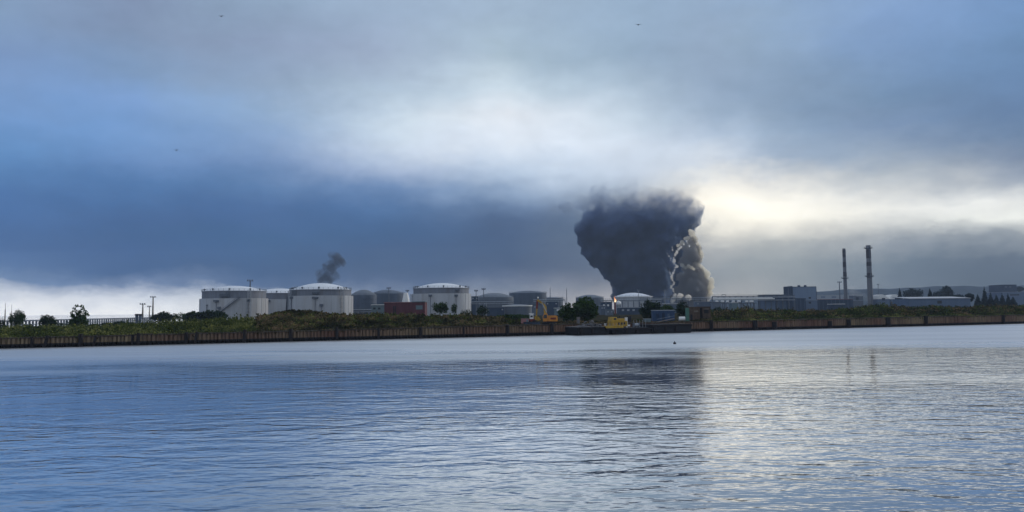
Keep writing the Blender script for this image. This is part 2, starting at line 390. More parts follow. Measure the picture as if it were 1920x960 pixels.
# ------------------------------------------------------------------ the lie of the land
def quay(px):
    """point of the quay line in direction px"""
    u = math.tan(math.atan((px - 960) / F))
    u = gx(px, 1000) / 1000
    Y = 202 / (1 - 0.437 * u); return u * Y, Y
QN = Vector((-0.437, 1, 0)).normalized()        # away from the water
QD = Vector((1, 0.437, 0)).normalized()         # along the quay
def wall_top(px): return float(np.interp(px, [0, 960, 1920], [2.05, 2.66, 3.05]))
TOPX = [-300, 0, 200, 285, 350, 420, 480, 515, 545, 580, 620, 680, 760, 850, 900, 950, 1000, 1060, 1200, 1280, 1340, 1400, 1450, 1540, 1600, 1640, 1700, 1760, 1920, 2300]
TOPY = [613, 613, 609, 602, 599, 594, 592, 584, 580, 581, 586, 587, 588, 588, 591, 597, 602, 604, 604, 598, 581, 577, 579, 581, 575, 569, 573, 574, 571, 570]
HUMP = [0, 0, 0, 0, .1, .2, .4, .75, .8, .75, .6, .5, .45, .45, .4, .2, 0, 0, 0, .2, .3, .3, .3, .4, .4, .4, .4, .4, .4, .4]
def veg_top_z(px, dd=25):
    qx, qy = quay(px)
    return gz(px, float(np.interp(px, TOPX, TOPY)), qy + dd)
def base_z(px, dd): return wall_top(px) - 0.12
pxs_g = np.concatenate([np.linspace(-700, 0, 30, endpoint=False), np.linspace(0, 1920, 240), np.linspace(1930, 3200, 40)])
ex_g = np.array([max(0.0, veg_top_z(p) - base_z(p, 0)) * float(np.interp(p, TOPX, HUMP)) for p in pxs_g])
def ground_z(px, dd):
    ex = float(np.interp(px, pxs_g, ex_g))
    s = math.exp(-((dd - 24) / 13.0) ** 2) if dd < 24 else math.exp(-((dd - 24) / 26.0) ** 2)
    z = base_z(px, dd) + ex * s
    z += (0.16 * math.sin(px * 0.07 + dd * .3) + 0.22 * math.sin(px * .19 + 1.3 * math.sin(dd * .21)) * math.sin(dd * .33 + px * .05)) * min(1, dd / 6) * math.exp(-dd / 60)
    if dd < 1.0: z = min(z, base_z(px, 0))
    return z
dds = [0.25, 1, 2, 4, 6, 9, 12, 15, 18, 21, 24, 27, 31, 36, 42, 50, 60, 75, 95, 120, 160, 220, 300, 420, 600, 850, 1200, 1700, 2400, 3400, 5200]
V = []; nc = len(dds)
def shore(px):    # depth of the land behind the quay before the open bay begins
    return float(np.interp(px, [-700, 0, 200, 340, 372], [110, 140, 165, 230, 6000]))
for p in pxs_g:
    qx, qy = quay(float(p)); u = qx / qy
    for d in dds:
        Y = qy + d; z = ground_z(float(p), d); sh = shore(float(p))
        if d > sh: z = max(-3.0, z - (d - sh) * 0.12)
        V.append((u * Y, Y, z))
V = np.array(V); npx = len(pxs_g)
ii, jj = np.meshgrid(np.arange(npx - 1), np.arange(nc - 1), indexing='ij')
a = (ii * nc + jj).ravel()
Fq = np.stack([a, a + nc, a + nc + 1, a + 1], 1)
land = np_mesh('ground', V, Fq, M['land']); land.data.shade_smooth(); tag(land, kind='structure')

# water: one sheet to the horizon, finer nearby
wtr = MB().add([(-30000,-3000,0),(30000,-3000,0),(30000,45000,0),(-30000,45000,0)], [(0,1,2,3)]).build('water', M['water'])
tag(wtr, kind='structure')

# far hills
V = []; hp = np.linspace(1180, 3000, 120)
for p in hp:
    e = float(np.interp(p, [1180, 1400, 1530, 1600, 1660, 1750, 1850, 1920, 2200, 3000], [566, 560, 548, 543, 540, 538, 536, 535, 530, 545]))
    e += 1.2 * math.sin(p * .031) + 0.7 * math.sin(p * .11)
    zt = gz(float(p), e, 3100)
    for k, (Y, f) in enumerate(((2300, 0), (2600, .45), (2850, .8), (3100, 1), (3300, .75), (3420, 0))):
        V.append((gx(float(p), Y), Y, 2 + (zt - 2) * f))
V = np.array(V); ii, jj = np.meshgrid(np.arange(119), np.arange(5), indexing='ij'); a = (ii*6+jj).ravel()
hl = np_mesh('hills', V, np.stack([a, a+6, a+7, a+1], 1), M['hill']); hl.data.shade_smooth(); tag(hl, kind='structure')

# ------------------------------------------------------------------ quay wall
def qpt(px, off=0.0, z=0.0):
    qx, qy = quay(px); p = Vector((qx, qy, z)) + QN * off; return p
pL, pR = qpt(-900), qpt(3000)
L = (pR - pL).dot(QD)
qw = empty('quay_wall', qpt(960), 'long rusty brown corrugated sheet-pile quay wall along the whole far shore', 'quay wall')
qw.rotation_euler = (0, 0, math.atan(0.437))
org = qpt(960)
def s_of(px): return (qpt(px) - org).dot(QD)
s0, s1 = s_of(-900), s_of(3000)
per = 0.80; V = []; s = s0
wtz = lambda s_: float(np.interp(s_, [s_of(0), 0, s_of(1920)], [2.05, 2.66, 3.05]))
prof = [(0, 0), (.48, 0), (.53, .5), (.75, .5)]
while s < s1:
    k_ = random.uniform(.82, 1.2); dpt = random.uniform(.5, 1.3); off_ = random.gauss(0, .03) + (.25 if random.random() < .03 else 0)
    for (ds, dy) in prof:
        V.append((s + ds*k_, dy*dpt + off_, -2.0)); V.append((s + ds*k_, dy*dpt + off_, wtz(s + ds)))
    s += per*k_
V = np.array(V); n = len(V) // 2; k = np.arange(n - 1) * 2
np_mesh('sheet_piling', V, np.stack([k, k+2, k+3, k+1], 1), M['pile'], qw)
cb = MB(); ss = np.sort(np.concatenate([[s0, s1], np.random.default_rng(2).uniform(s0, s1, 150)]))
for a_, b_ in zip(ss[:-1], ss[1:]):
    dz = random.uniform(-.12, .06)
    cb.add([(a_,-.12,wtz(a_)-.16+dz),(b_,-.12,wtz(b_)-.16+dz),(b_,.55,wtz(b_)-.16+dz),(a_,.55,wtz(a_)-.16+dz),
            (a_,-.12,wtz(a_)+.10+dz),(b_,-.12,wtz(b_)+.10+dz),(b_,.55,wtz(b_)+.10+dz),(a_,.55,wtz(a_)+.10+dz)],
           [(0,3,2,1),(4,5,6,7),(0,1,5,4),(2,3,7,6),(1,2,6,5),(3,0,4,7)])
cb.build('capping_beam', M['cap'], qw)
wl = MB().box(s0, s1, -.10, -.02, .55, .8); wl.build('waling', M['timber'], qw)

# fender piles: px, lean (m at top), width, extra height
FP = [(62,0,.5,.1),(80,1.1,.5,.25),(152,.1,.7,.4),(173,.8,.4,0),(249,0,.35,.0),(258,.3,.6,.3),(350,0,.6,.2),(364,.6,.45,.2),(457,.25,.6,.5),
      (545,0,.7,.4),(631,0,.55,.5),(709,0,.5,.15),(787,.1,.75,.1),(868,0,.4,.0),(950,0,.7,.25),(1033,0,.8,.2),
      (1332,-.2,.8,.3),(1413,0,1.1,.0),(1449,0,1.1,-.6),(1553,0,1.0,-.7),(1588,0,1.1,-.3),(1662,0,1.2,.1),(1733,0,.9,.35),(1878,0,.7,.1)]
near = ['below the first leafy bush from the left edge','leaning, just right of the leftmost pile','thick, directly below the tallest left-hand tree','leaning, right of the thick pile under the tallest left tree',
 'thin, below the lighting masts','leaning beside the thin pile below the lighting masts','upright, below the hedge left of the first white tank','leaning, right of the upright pile left of the first white tank',
 'below the diagonal stair of the leftmost white tank','below the left slope of the brown mound','below the right part of the second big white tank','below the left end of the red shed',
 'below the right end of the red shed','thin, below the small bush in front of the fourth white tank','between the white tank shrubs and the excavator','below the orange excavator body',
 'at the right end of the ruined brick hut','wide, below the left part of the pipe rack','squat, below the middle of the pipe rack','low squat, below the blue-grey factory block','squat, below the thinner chimney',
 'wide, right of the thicker chimney','below the long low grey shed','near the right edge of the quay wall']
for (p, lean, wd, eh), nl in zip(FP, near):
    z1 = wall_top(p) + eh
    o = empty('fender_pile', qpt(p, -.45), 'dark fender pile ' + nl, 'fender pile', 'dark fender piles along the quay wall', math.atan(.437))
    MB().tube((0,0,-1.5), (lean,-.05,z1), wd*.58, wd*.62, 10).build('post', M['timber'], o)
    MB().box(-wd*.3+lean*.7, wd*.3+lean*.7, .2, .5, z1*.62, z1*.62+.18).build('bracket', M['timber'], o)

# ------------------------------------------------------------------ foliage
def quads(P, size, flat=0.0):
    """random leaf clump quads at points P"""
    n = len(P)
    d1 = rng.normal(size=(n,3)); d1 /= np.linalg.norm(d1, axis=1, keepdims=True)
    d2 = rng.normal(size=(n,3)); d2 -= (d2*d1).sum(1, keepdims=True)*d1; d2 /= np.linalg.norm(d2, axis=1, keepdims=True)
    s = (size * rng.uniform(.5, 1.4, size=(n,)))[:,None]
    a_, b_ = d1*s, d2*s*rng.uniform(.35,.8,size=(n,1))
    V = np.stack([P-a_*.9, P-b_, P+a_, P+b_], 1).reshape(-1,3)
    return V, np.arange(4*n).reshape(n,4)
def crown_pts(n, blobs):
    """points spread through lobes; thicker near their surface"""
    wts = np.array([b[3]*b[4]*b[5] for b in blobs]); idx = rng.choice(len(blobs), n, p=wts/wts.sum())
    B = np.array(blobs)[idx]
    d = rng.normal(size=(n,3)); d /= np.linalg.norm(d, axis=1, keepdims=True)
    r = rng.uniform(0,1,(n,1))**.38
    lump = 1 + .22*np.sin(d[:,0:1]*7+B[:,0:1])*np.sin(d[:,2:3]*6+B[:,2:3]*3)
    return B[:,:3] + d*r*B[:,3:6]*lump

def tree(px, y_top, y_base, wpx, Y, label, name='tree', mat='leaf', kind='round', n=1500, leaf=None, group=None, cat='tree'):
    X = gx(px, Y); zb = gz(px, y_base, Y) ; zt = gz(px, y_top, Y); hh = zt - zb; wd = wpx * Y / F
    zg = min(zb, 2.4); o = empty(name, (X, Y, zg), label, cat, group)
    b0 = zb - zg
    leaf = leaf or max(.16, wd * .035)
    tm = MB(); blobs = []
    if kind == 'round':
        blobs.append((0,0,b0+hh*.48, wd*.40, wd*.36, hh*.44))
        for k in range(11):
            a_ = random.uniform(0, 6.28); e_ = random.uniform(-.5, 1)
            blobs.append((math.cos(a_)*wd*.27, math.sin(a_)*wd*.25, b0+hh*(.45+.27*e_), wd*random.uniform(.13,.22), wd*.18, hh*random.uniform(.14,.25)))
        blobs.append((random.uniform(-.1,.1)*wd,0,b0+hh*.82, wd*.18, wd*.16, hh*.18))
        tm.tube((0,0,0), (0,0,b0+hh*.4), max(.12,wd*.035), wd*.018, 7)
        for k in range(4):
            a_ = k*1.6+.4; tm.tube((0,0,b0+hh*.25), (math.cos(a_)*wd*.28, math.sin(a_)*wd*.25, b0+hh*.6), wd*.014, wd*.006, 5)
    elif kind == 'open':
        tops = [(-.18,1.0),(.12,.98),(.33,.80),(-.38,.70),(.0,.75),(.42,.55),(-.30,.45)]
        tm.tube((0,0,0), (0,0,b0+hh*.45), wd*.03, wd*.02, 7)
        for (tx, th) in tops:
            tm.tube((0,0,b0+hh*.15), (tx*wd, random.uniform(-.2,.2)*wd, b0+hh*th*.95), wd*.014, wd*.004, 5)
            for f in (.35,.5,.65,.8,.93):
                x_ = tx*wd*f; blobs.append((x_+random.uniform(-.05,.05)*wd, random.uniform(-.15,.15)*wd, b0+hh*(.1+.88*th*f), wd*(.17-.12*f), wd*.12, hh*(.10-.035*f)))
        blobs.append((0,0,b0+hh*.22, wd*.42, wd*.3, hh*.2))
    elif kind == 'bush':
        for k in range(9):
            x_ = (k/8-.5)*wd*.85
            blobs.append((x_, random.uniform(-.15,.15)*wd, b0+hh*.35, wd*random.uniform(.10,.17), wd*.15, hh*random.uniform(.35,.62)*(1-.5*(abs(x_)/wd*2)**2)))
        tm.tube((0,0,0), (0,0,b0+hh*.4), .08, .04, 6)
        for k in (-1,1): tm.tube((0,0,0), (k*wd*.25,0,b0+hh*.4), .06, .03, 5)
    elif kind == 'conifer':
        tm.tube((0,0,0), (0,0,b0+hh*.97), max(.12,wd*.06), .03, 6)
        for k in range(9):
            f = k/8; blobs.append((0,0,b0+hh*(.1+.84*f), wd*.5*(1-f*.88), wd*.5*(1-f*.88), hh*.085))
    P = crown_pts(n, blobs); P[:,2] = np.maximum(P[:,2], .05)
    V, Fq = quads(P, leaf)
    np_mesh('crown', V, Fq, M[mat], o)
    tm.build('trunk', M['bark'], o)
    return o

tree(31, 580, 616, 36, 255, 'rounded dark green bush-like tree nearest the left edge of the shore', kind='round', n=2600)
tree(89, 589, 617, 38, 250, 'low round very dark bush between two trees, in front of the long pier', name='bush', cat='bush', mat='leaf_d', kind='round', n=2400)
tree(148, 570, 614, 44, 262, 'tallest tree of the left shore, ragged open crown with several pointed tops', kind='open', n=1900, leaf=.34)
tree(3, 590, 616, 14, 262, 'cut-off dark shrub at the very left edge of the shore', name='bush', cat='bush', mat='leaf_d', kind='bush', n=700)
tree(120, 602, 614, 26, 268, 'small leafy shrub at the left foot of the tall ragged tree', name='bush', cat='bush', kind='bush', n=600)
tree(178, 604, 615, 24, 268, 'small leafy shrub at the right foot of the tall ragged tree', name='bush', cat='bush', kind='bush', n=600)
tree(222, 602, 611, 60, 330, 'low wide dark hedge in front of the right part of the pier', name='hedge', cat='hedge', mat='leaf_d', kind='bush', n=1200)
tree(306, 583, 601, 46, 400, 'dark rounded hedge just right of the lighting masts', name='hedge', cat='hedge', mat='leaf_d', kind='bush', n=2200)
tree(338, 585, 602, 24, 330, 'mid-green pointed bush between the two dark hedges', name='bush', cat='bush', kind='round', n=900)
tree(383, 581, 600, 82, 380, 'long dark hedge in front of the foot of the leftmost white tank', name='hedge', cat='hedge', mat='leaf_d', kind='bush', n=3200)
tree(825, 565, 590, 36, 262, 'round dark tree in front of the white tank right of the red shed', kind='round', n=2000)
tree(851, 568, 590, 15, 258, 'slim small tree in front of the white tank', kind='round', n=800)
tree(874, 575, 597, 24, 240, 'dark shrub at the right foot of the white tank', name='bush', cat='bush', kind='bush', mat='leaf_d', n=1000)
tree(905, 572, 593, 28, 262, 'dark round bush just right of the white tank, before the blue tanks', name='bush', cat='bush', kind='round', mat='leaf_d', n=1300)
tree(1096, 556, 604, 62, 240, 'largest tree in the middle of the shore, broad dark green crown', kind='round', n=5200, leaf=.33)
tree(1063, 567, 605, 38, 236, 'lighter green bushy tree touching the left side of the largest tree', kind='round', n=2400, leaf=.3)
tree(1219, 561, 603, 48, 262, 'dark tree behind the left end of the blue shed', kind='round', mat='leaf_d', n=3000)
tree(1250, 570, 592, 36, 275, 'green bushy tree behind the middle of the blue shed', kind='round', n=1600)
tree(1281, 561, 600, 34, 270, 'dark tree between the blue shed and the ruined brick hut', kind='round', mat='leaf_d', n=2200)
tree(1197, 596, 606, 10, 232, 'small green shrub growing on the quay behind the black barge', name='bush', cat='bush', kind='bush', n=350)
tree(1349, 571, 592, 28, 262, 'dark bush right against the ruined brick hut', name='bush', cat='bush', kind='bush', mat='leaf_d', n=1400)
tree(960, 588, 598, 60, 300, 'low green hedge left of the excavator before the blue tanks', name='hedge', cat='hedge', kind='bush', n=1600)

# far trees at the right
FT = [(1688,541,568,12,'conifer','pointed far tree right of the white tents'),(1712,540,566,40,'round','broad hazy far tree above the left end of the long grey shed'),
 (1745,541,563,12,'conifer','thin pointed far tree above the long grey shed'),(1762,545,563,26,'round','small hazy far tree over the middle of the long grey shed'),
 (1776,535,562,28,'round','tallest broad far tree over the long grey shed'),(1795,549,562,22,'bush','low far bush over the right end of the long grey shed'),
 (1819,550,566,16,'round','small dark far tree just right of the long grey shed'),(1847,538,574,14,'conifer','tallest dark conifer right of the long grey shed'),
 (1834,551,574,14,'conifer','short dark conifer left of the tallest conifer'),(1858,549,575,16,'conifer','dark conifer just right of the tallest conifer'),
 (1869,552,575,14,'conifer','dark conifer, second right of the tallest conifer'),(1880,550,575,14,'conifer','dark conifer below the flat-roofed dark block'),
 (1891,551,576,13,'conifer','dark conifer under the right part of the flat-roofed dark block'),(1900,556,576,16,'conifer','lowest dark conifer near the right edge'),
 (1914,537,547,16,'round','small far tree right of the flat-roofed dark block')]
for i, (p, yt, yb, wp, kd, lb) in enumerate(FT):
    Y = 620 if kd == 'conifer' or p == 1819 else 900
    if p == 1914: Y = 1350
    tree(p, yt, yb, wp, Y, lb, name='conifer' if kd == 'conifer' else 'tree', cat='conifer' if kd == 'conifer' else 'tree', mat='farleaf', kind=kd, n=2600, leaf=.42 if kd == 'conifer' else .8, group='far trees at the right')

# weeds, grass and scrub too many to count
def scrub(px0, px1, n, size, mat, name, label, dmin, dmax, hmul=1.0, seedtop=True):
    P = np.zeros((n,3)); pxs = rng.uniform(px0, px1, n)
    ph = rng.uniform(0, 6.28, 6)
    dd_ = dmin + (dmax-dmin)*rng.uniform(0,1,n)**.8
    gs = rng.uniform(0,1,(6,512,64))          # value noise over (along, away) for uneven clumps
    def vn(k, a_, b_):
        ia = np.floor(a_).astype(int); ib = np.floor(b_).astype(int); fa = a_-ia; fb = b_-ib
        fa = fa*fa*(3-2*fa); fb = fb*fb*(3-2*fb); G = gs[k]
        g_ = lambda x_, y_: G[x_ % 512, y_ % 64]
        return (g_(ia,ib)*(1-fa)+g_(ia+1,ib)*fa)*(1-fb)+(g_(ia,ib+1)*(1-fa)+g_(ia+1,ib+1)*fa)*fb
    clump = -.05 + .5*vn(0, pxs/30, dd_/12) + .55*vn(1, pxs/11, dd_/5) + .65*vn(2, pxs/4, dd_/2.2)**2
    for i in range(n):
        p = pxs[i]; d = dd_[i]
        qx, qy = quay(p); Y = qy + d; gzv = ground_z(p, d)
        full = max(.35, veg_top_z(p, 25) - ground_z(p, 24)) * hmul
        hcap = full * min(1, .18 + max(0, d)/16) * max(.10, min(1.35, clump[i])) 
        if d < .1: gzv -= rng.uniform(0, .8) * clump[i]
        P[i] = (qx/qy*Y, Y, gzv + hcap*rng.uniform()**.8)
    V, Fq = quads(P, size)
    o = np_mesh(name, V, Fq, M[mat]); return tag(o, label, name.replace('_',' '), kind='stuff')
scrub(-60, 520, 42000, .24, 'scrub', 'grass', 'olive and yellowish rough grass on the left bank above the quay wall', -.35, 70)
scrub(480, 1010, 62000, .26, 'scrub_b', 'scrub', 'dark brownish scrub covering the mound and middle bank', -.3, 34)
scrub(380, 1000, 24000, .26, 'scrub', 'weeds', 'greener weeds scattered over the middle bank', 2, 40)
scrub(1180, 1345, 9000, .24, 'scrub_b', 'weeds', 'short weeds around the blue shed and brick hut', .8, 10, .6)
scrub(1030, 1200, 14000, .26, 'scrub_b', 'weeds', 'dark weeds on the quay behind the barges', 1.5, 46, .9)
scrub(1320, 1990, 30000, .30, 'scrub_b', 'scrub', 'brownish scrub mixed into the thicket on the right bank', 2.5, 34, 1.05)
scrub(1320, 1990, 42000, .30, 'thick', 'thicket', 'dark green thicket on the right bank above the quay wall', 2.5, 34)
scrub(1320, 1990, 22000, .26, 'scrub', 'grass', 'dry grass fringe along the top of the right quay wall', -.35, 12, .6)

# ------------------------------------------------------------------ tanks
def ring_rail(mb, r, z, n=28, h=1.2):
    for i in range(n):
        a_ = 2*math.pi*i/n; mb.tube((r*math.cos(a_), r*math.sin(a_), z), (r*math.cos(a_), r*math.sin(a_), z+h), .09, None, 4)
    for hz in (h*.5, h):
        for i in range(n):
            a_, b_ = 2*math.pi*i/n, 2*math.pi*(i+1)/n
            mb.tube((r*math.cos(a_), r*math.sin(a_), z+hz), (r*math.cos(b_), r*math.sin(b_), z+hz), .06, None, 4, False)
def big_tank(cx, Y, rpx, y_out, y_band, y_dome, label, fittings, stair=None, tower=None, roofline=None):
    Rr = rpx * Y / F; Yf = Y - Rr; X = gx(cx, Y); zb = 2.4
    zo = gz(cx, y_out, Yf) - zb; zs = gz(cx, y_band, Yf) - zb; zd = gz(cx, y_dome, Y) - zb
    o = empty('storage_tank', (X, Y, zb), label, 'tank', 'large white domed storage tanks')
    MB().lathe([(Rr, 0), (Rr, zo), (Rr-.5, zo), (Rr-.5, 0)], 96).build('outer_wall', M['white'], o, True)
    Ri = Rr * .935
    MB().lathe([(Ri, 0), (Ri, zs-.6), (Ri+.25, zs-.6), (Ri+.25, zs), (Ri-.2, zs)], 96).build('shell', M['band'], o, True)
    dz = zd - zs; pr = [(Ri*.86*math.cos(k/12*math.pi/2), zs + dz*math.sin(k/12*math.pi/2)**1.0) for k in range(13)]
    pr = [(Ri*.985*(1-k/14), zs + dz*(1-(1-k/14)**2)) for k in range(14)] + [(.4, zd)]
    MB().lathe(pr, 96, cap_top=True).build('roof', M['dome'], o, True)
    rb = MB(); ring_rail(rb, Ri+.1, zs, 40); rb.build('railing', M['steel'], o)
    for (fx, fy, w_, h_) in fittings:                 # platforms and nozzles on the wall
        x_ = (fx - cx) * Yf / F
        if abs(x_) > Rr*.98: continue
        inner = fy < y_out; rr = Ri+.2 if inner else Rr
        y_ = -math.sqrt(max(0.1, rr*rr - x_*x_)); z_ = gz(fx, fy, Y+y_) - zb
        MB().box(x_-w_/2, x_+w_/2, y_-1.0, y_+.6, z_-h_/2, z_+h_/2).build('platform', M['steel'], o)
        pb = MB().tube((x_, y_-.35, 0 if not inner else zo), (x_, y_-.35, z_), .18, None, 6); pb.build('pipe', M['band'], o)
    for k in (0,1,2.6,4,5.3,6):                           # vents round the roof edge
        a_ = -math.pi*(.08 + .84*k/6) ; x_, y_ = Ri*.93*math.cos(a_), Ri*.93*math.sin(a_)
        MB().lathe([(.4,zs),(.4,zs+.9),(.6,zs+1.0),(.6,zs+1.35),(.15,zs+1.6)], 10, c=(x_,y_), cap_top=True).build('vent', M['steel'], o)
    for k in range(14):                                 # vertical seams of the wall
        a_ = -math.pi*(k+.5)/14
        if k in (3,6,7,10): continue
        sm = MB().bar((Rr*1.001*math.cos(a_),Rr*1.001*math.sin(a_),0),(Rr*1.001*math.cos(a_),Rr*1.001*math.sin(a_),zo-.05),.16); sm.build('seam', M['seam'], o)
    if stair:
        (x0, y0), (x1, y1) = stair; sb = MB(); prev = None
        for k in range(15):
            f = k/14; x_ = ((x0 + (x1-x0)*f) - cx) * Yf / F; y_ = -math.sqrt(max(.1, Rr*Rr-x_*x_)) - .9
            z_ = gz(x0+(x1-x0)*f, y0+(y1-y0)*f, Y+y_) - zb
            if prev: sb.bar(prev, (x_, y_, z_), 1.3, .35); sb.bar((prev[0],prev[1]-.5,prev[2]+1.0), (x_,y_-.5,z_+1.0), .12)
            sb.bar((x_,y_-.5,z_), (x_,y_-.5,z_+1.0), .08)
            prev = (x_, y_, z_)
        sb.build('staircase', M['steel'], o)
    if tower:
        for tx, yt in tower:
            x_ = (tx - cx) * Yf / F; x_ = max(-Rr*.99, min(Rr*.99, x_)); y_ = -math.sqrt(max(.1, Rr*Rr-x_*x_)) - 1.2
            z_ = gz(tx, yt, Y+y_) - zb; tb = MB()
            for sx in (-.9,.9):
                for sy in (-.6,.6): tb.bar((x_+sx,y_+sy,0), (x_+sx,y_+sy,z_), .22)
            k = 0
            while k*2.4 < z_:
                tb.box(x_-1, x_+1, y_-.7, y_+.7, k*2.4, k*2.4+.12); tb.bar((x_-.9,y_-.6,k*2.4), (x_+.9,y_-.6,min(z_,k*2.4+2.4)), .15); k += 1
            tb.build('stair_tower', M['steel_l'], o)
    if roofline:
        rb = MB(); pts = []
        for (x_, y_) in roofline: pts.append(Vector(((x_-cx)*(Y-Ri*.3)/F, -Ri*.3, gz(x_, y_, Y-Ri*.3)-zb)))
        for a_, b_ in zip(pts[:-1], pts[1:]): rb.bar(a_, b_, .5, .35); rb.bar(a_+Vector((0,0,1)), b_+Vector((0,0,1)), .12); rb.bar(b_, b_+Vector((0,0,1)), .12)
        e = pts[-1]; rb.box(e.x-1.6, e.x+1.6, e.y-1, e.y+1, e.z-2.2, e.z+.2)
        rb.build('roof_walkway', M['steel'], o)
    return o
big_tank(439, 500, 61, 559, 544.5, 536, 'leftmost white storage tank with a diagonal stair and a grey upper band',
  [(427,564,3.2,1.1),(433,577,1.8,1.4),(483,563,2.4,1.6),(407,572,.6,.6),(448,551,2.0,3.4),(440,553,4.5,1.6)], ((432,588),(470,557)), [(484,544)], [(395,548),(408,543),(420,541),(426,541)])
big_tank(524, 560, 55, 561, 549, 541, 'middle white storage tank half hidden between its two bigger neighbours',
  [(519,564,3.2,1.3),(511,577,1.8,1.3)])
big_tank(601, 480, 60, 554, 542, 531, 'second big white storage tank with the tallest pale dome, behind the mound',
  [(606,558,3.4,1.1),(617,572,1.8,1.3),(557,558,2.2,1.3),(562,549,3.0,3),(606,549,4,1.4)], ((541,585),(546,556)), [(652,538),(553,545)], [(546,548),(551,543),(556,541),(562,539)])
big_tank(827.5, 545, 55.5, 550, 539, 531, 'white storage tank standing alone right of the red shed, shrubs at its foot',
  [(860,554,2.2,1.3),(862,544,3,1.2),(812,554,2.2,1.3)], None, [(773,551)])
for (p, yb, yt, zz) in [(394,544,541,0)]:
    pass

def dark_tank(cx, Y, rpx, y_shell, y_dome, label, mat='dtank', rail=True, roofmat=None, rim=None):
    Rr = rpx*Y/F; Yf = Y-Rr; zb = 2.4; zs = gz(cx, y_shell, Yf)-zb; zd = gz(cx, y_dome, Y)-zb
    o = empty('storage_tank', (gx(cx,Y), Y, zb), label, 'tank', 'darker storage tanks behind')
    pr = [(Rr,0)]
    for k in range(1, 5): pr += [(Rr, zs*k/5), (Rr+.25, zs*k/5), (Rr+.25, zs*k/5+.3), (Rr, zs*k/5+.3)]
    pr += [(Rr, zs)]
    MB().lathe(pr, 64).build('shell', M[mat], o, True)
    rf = [(Rr*(1-k/10), zs+(zd-zs)*(1-(1-k/10)**2)) for k in range(10)] + [(.3, zd)]
    MB().lathe(rf, 64, cap_top=True).build('roof', M[roofmat or mat], o, True)
    if rim: MB().lathe([(Rr+.3,zs-.5),(Rr+.5,zs-.5),(Rr+.5,zs+.25),(Rr+.1,zs+.25)], 64).build('rim', M[rim], o)
    if rail: rb = MB(); ring_rail(rb, Rr, zs, 30, 1.4); rb.build('railing', M['steel'], o)
    return o
dark_tank(682, 700, 24, 553, 543, 'dark blue tank with a conical roof just right of the second big white tank', roofmat='dtank2')
dark_tank(727, 760, 32, 550, 543, 'wider dark blue tank behind the red shed')
dark_tank(927, 700, 36, 557, 549, 'slate tank with a low teal dome right of the white tank', 'dtank2', roofmat='dtank2')
dark_tank(990, 820, 35, 549, 545, 'tallest dark tank with a railed flat roof behind the excavator', 'dtank')
dark_tank(970, 560, 27, 573, 570.5, 'low slate tank with a white roof edge left of the excavator', 'dtank2', rail=False, rim='white_p')
dark_tank(1032, 880, 24, 559, 557, 'dark flat tank right of the railed tank', 'dtank2', rail=True)
dark_tank(1106, 900, 26, 558, 552.5, 'grey blue domed tank behind the largest tree', 'dtank2')
tk = dark_tank(1187, 780, 35.5, 556, 549, 'pale domed tank in front of the dark smoke column', 'white', rail=True, roofmat='dome', rim='white_p')

# small white silo and masts
def mast(px, y_top, y_base, Y, wd, label, head='flood', col='steel', cat='mast', name='lighting_mast', group='tall masts over the terminal'):
    zb = 2.4; zt = gz(px, y_top, Y)-zb; o = empty(name, (gx(px, Y), Y, zb), label, cat, group)
    MB().tube((0,0,0), (0,0,zt), wd, wd*.55, 8).build('pole', M[col], o)
    if head == 'flood':
        hb = MB().box(-wd*3.2, wd*3.2, -.5, .5, zt-.15, zt+.15); hb.build('head_frame', M[col], o)
        for k in (-1, 0, 1): MB().box(k*wd*2.3-.4, k*wd*2.3+.4, -.9, -.2, zt+.2, zt+1.1).build('floodlight', M['steel'], o)
    elif head == 'platform':
        MB().lathe([(wd*2,zt-.8),(wd*3,zt-.4),(wd*3,zt+.2)], 12, cap_top=True, cap_bot=True).build('platform', M[col], o)
    elif head == 'whip':
        MB().tube((0,0,zt), (0,0,zt+2), wd*.3, .05, 5).build('antenna', M[col], o)
    return o
mast(267.5, 571, 598, 650, .75, 'left lighting mast with a floodlight head beyond the pier', col='concrete')
mast(280, 575.5, 598, 760, .6, 'shortest, thinnest lighting mast between two taller ones beyond the pier', col='concrete')
mast(286.5, 557.5, 598, 700, .8, 'tallest of the three lighting masts beyond the pier', col='concrete')
mast(468.5, 527, 590, 620, .75, 'dark floodlight mast rising above the leftmost white tank')
mast(729, 541, 580, 720, .6, 'short dark mast above the wide dark tank')
mast(764, 546, 580, 720, .5, 'short dark mast just left of the lone white tank')
mast(893, 546, 590, 640, .45, 'thin mast directly right of the lone white tank')
mast(907, 543, 590, 640, .5, 'second thin mast right of the lone white tank, before the slate tank')
mast(1032, 541, 590, 800, .45, 'thin mast at the right edge of the railed dark tank', head='whip')
mast(1063, 543, 590, 800, .5, 'thin mast left above the largest tree', head='whip')
mast(1198, 545, 590, 760, .45, 'pale mast above the pale domed tank against the smoke', col='steel_l')
mast(1247, 545, 590, 760, .55, 'pale mast standing before the smoke right of the pale tank', col='steel_l')
mast(1479.5, 540, 575, 740, .4, 'thin dark mast left of the blue-grey factory block', head='whip')
mast(1575.5, 529.5, 575, 900, .8, 'floodlight mast left of the thinner chimney')
mast(1648, 533, 560, 1400, .7, 'tiny far mast right of the thicker chimney', head='platform')
mast(9.5, 580, 616, 268, .22, 'thin bare pole at the left edge beside the bush', head='whip', col='bark', name='pole', cat='pole', group='bare poles at the left edge')
mast(21.5, 583, 616, 264, .14, 'shorter thin pole against the first rounded tree', head='whip', col='bark', name='pole', cat='pole', group='bare poles at the left edge')

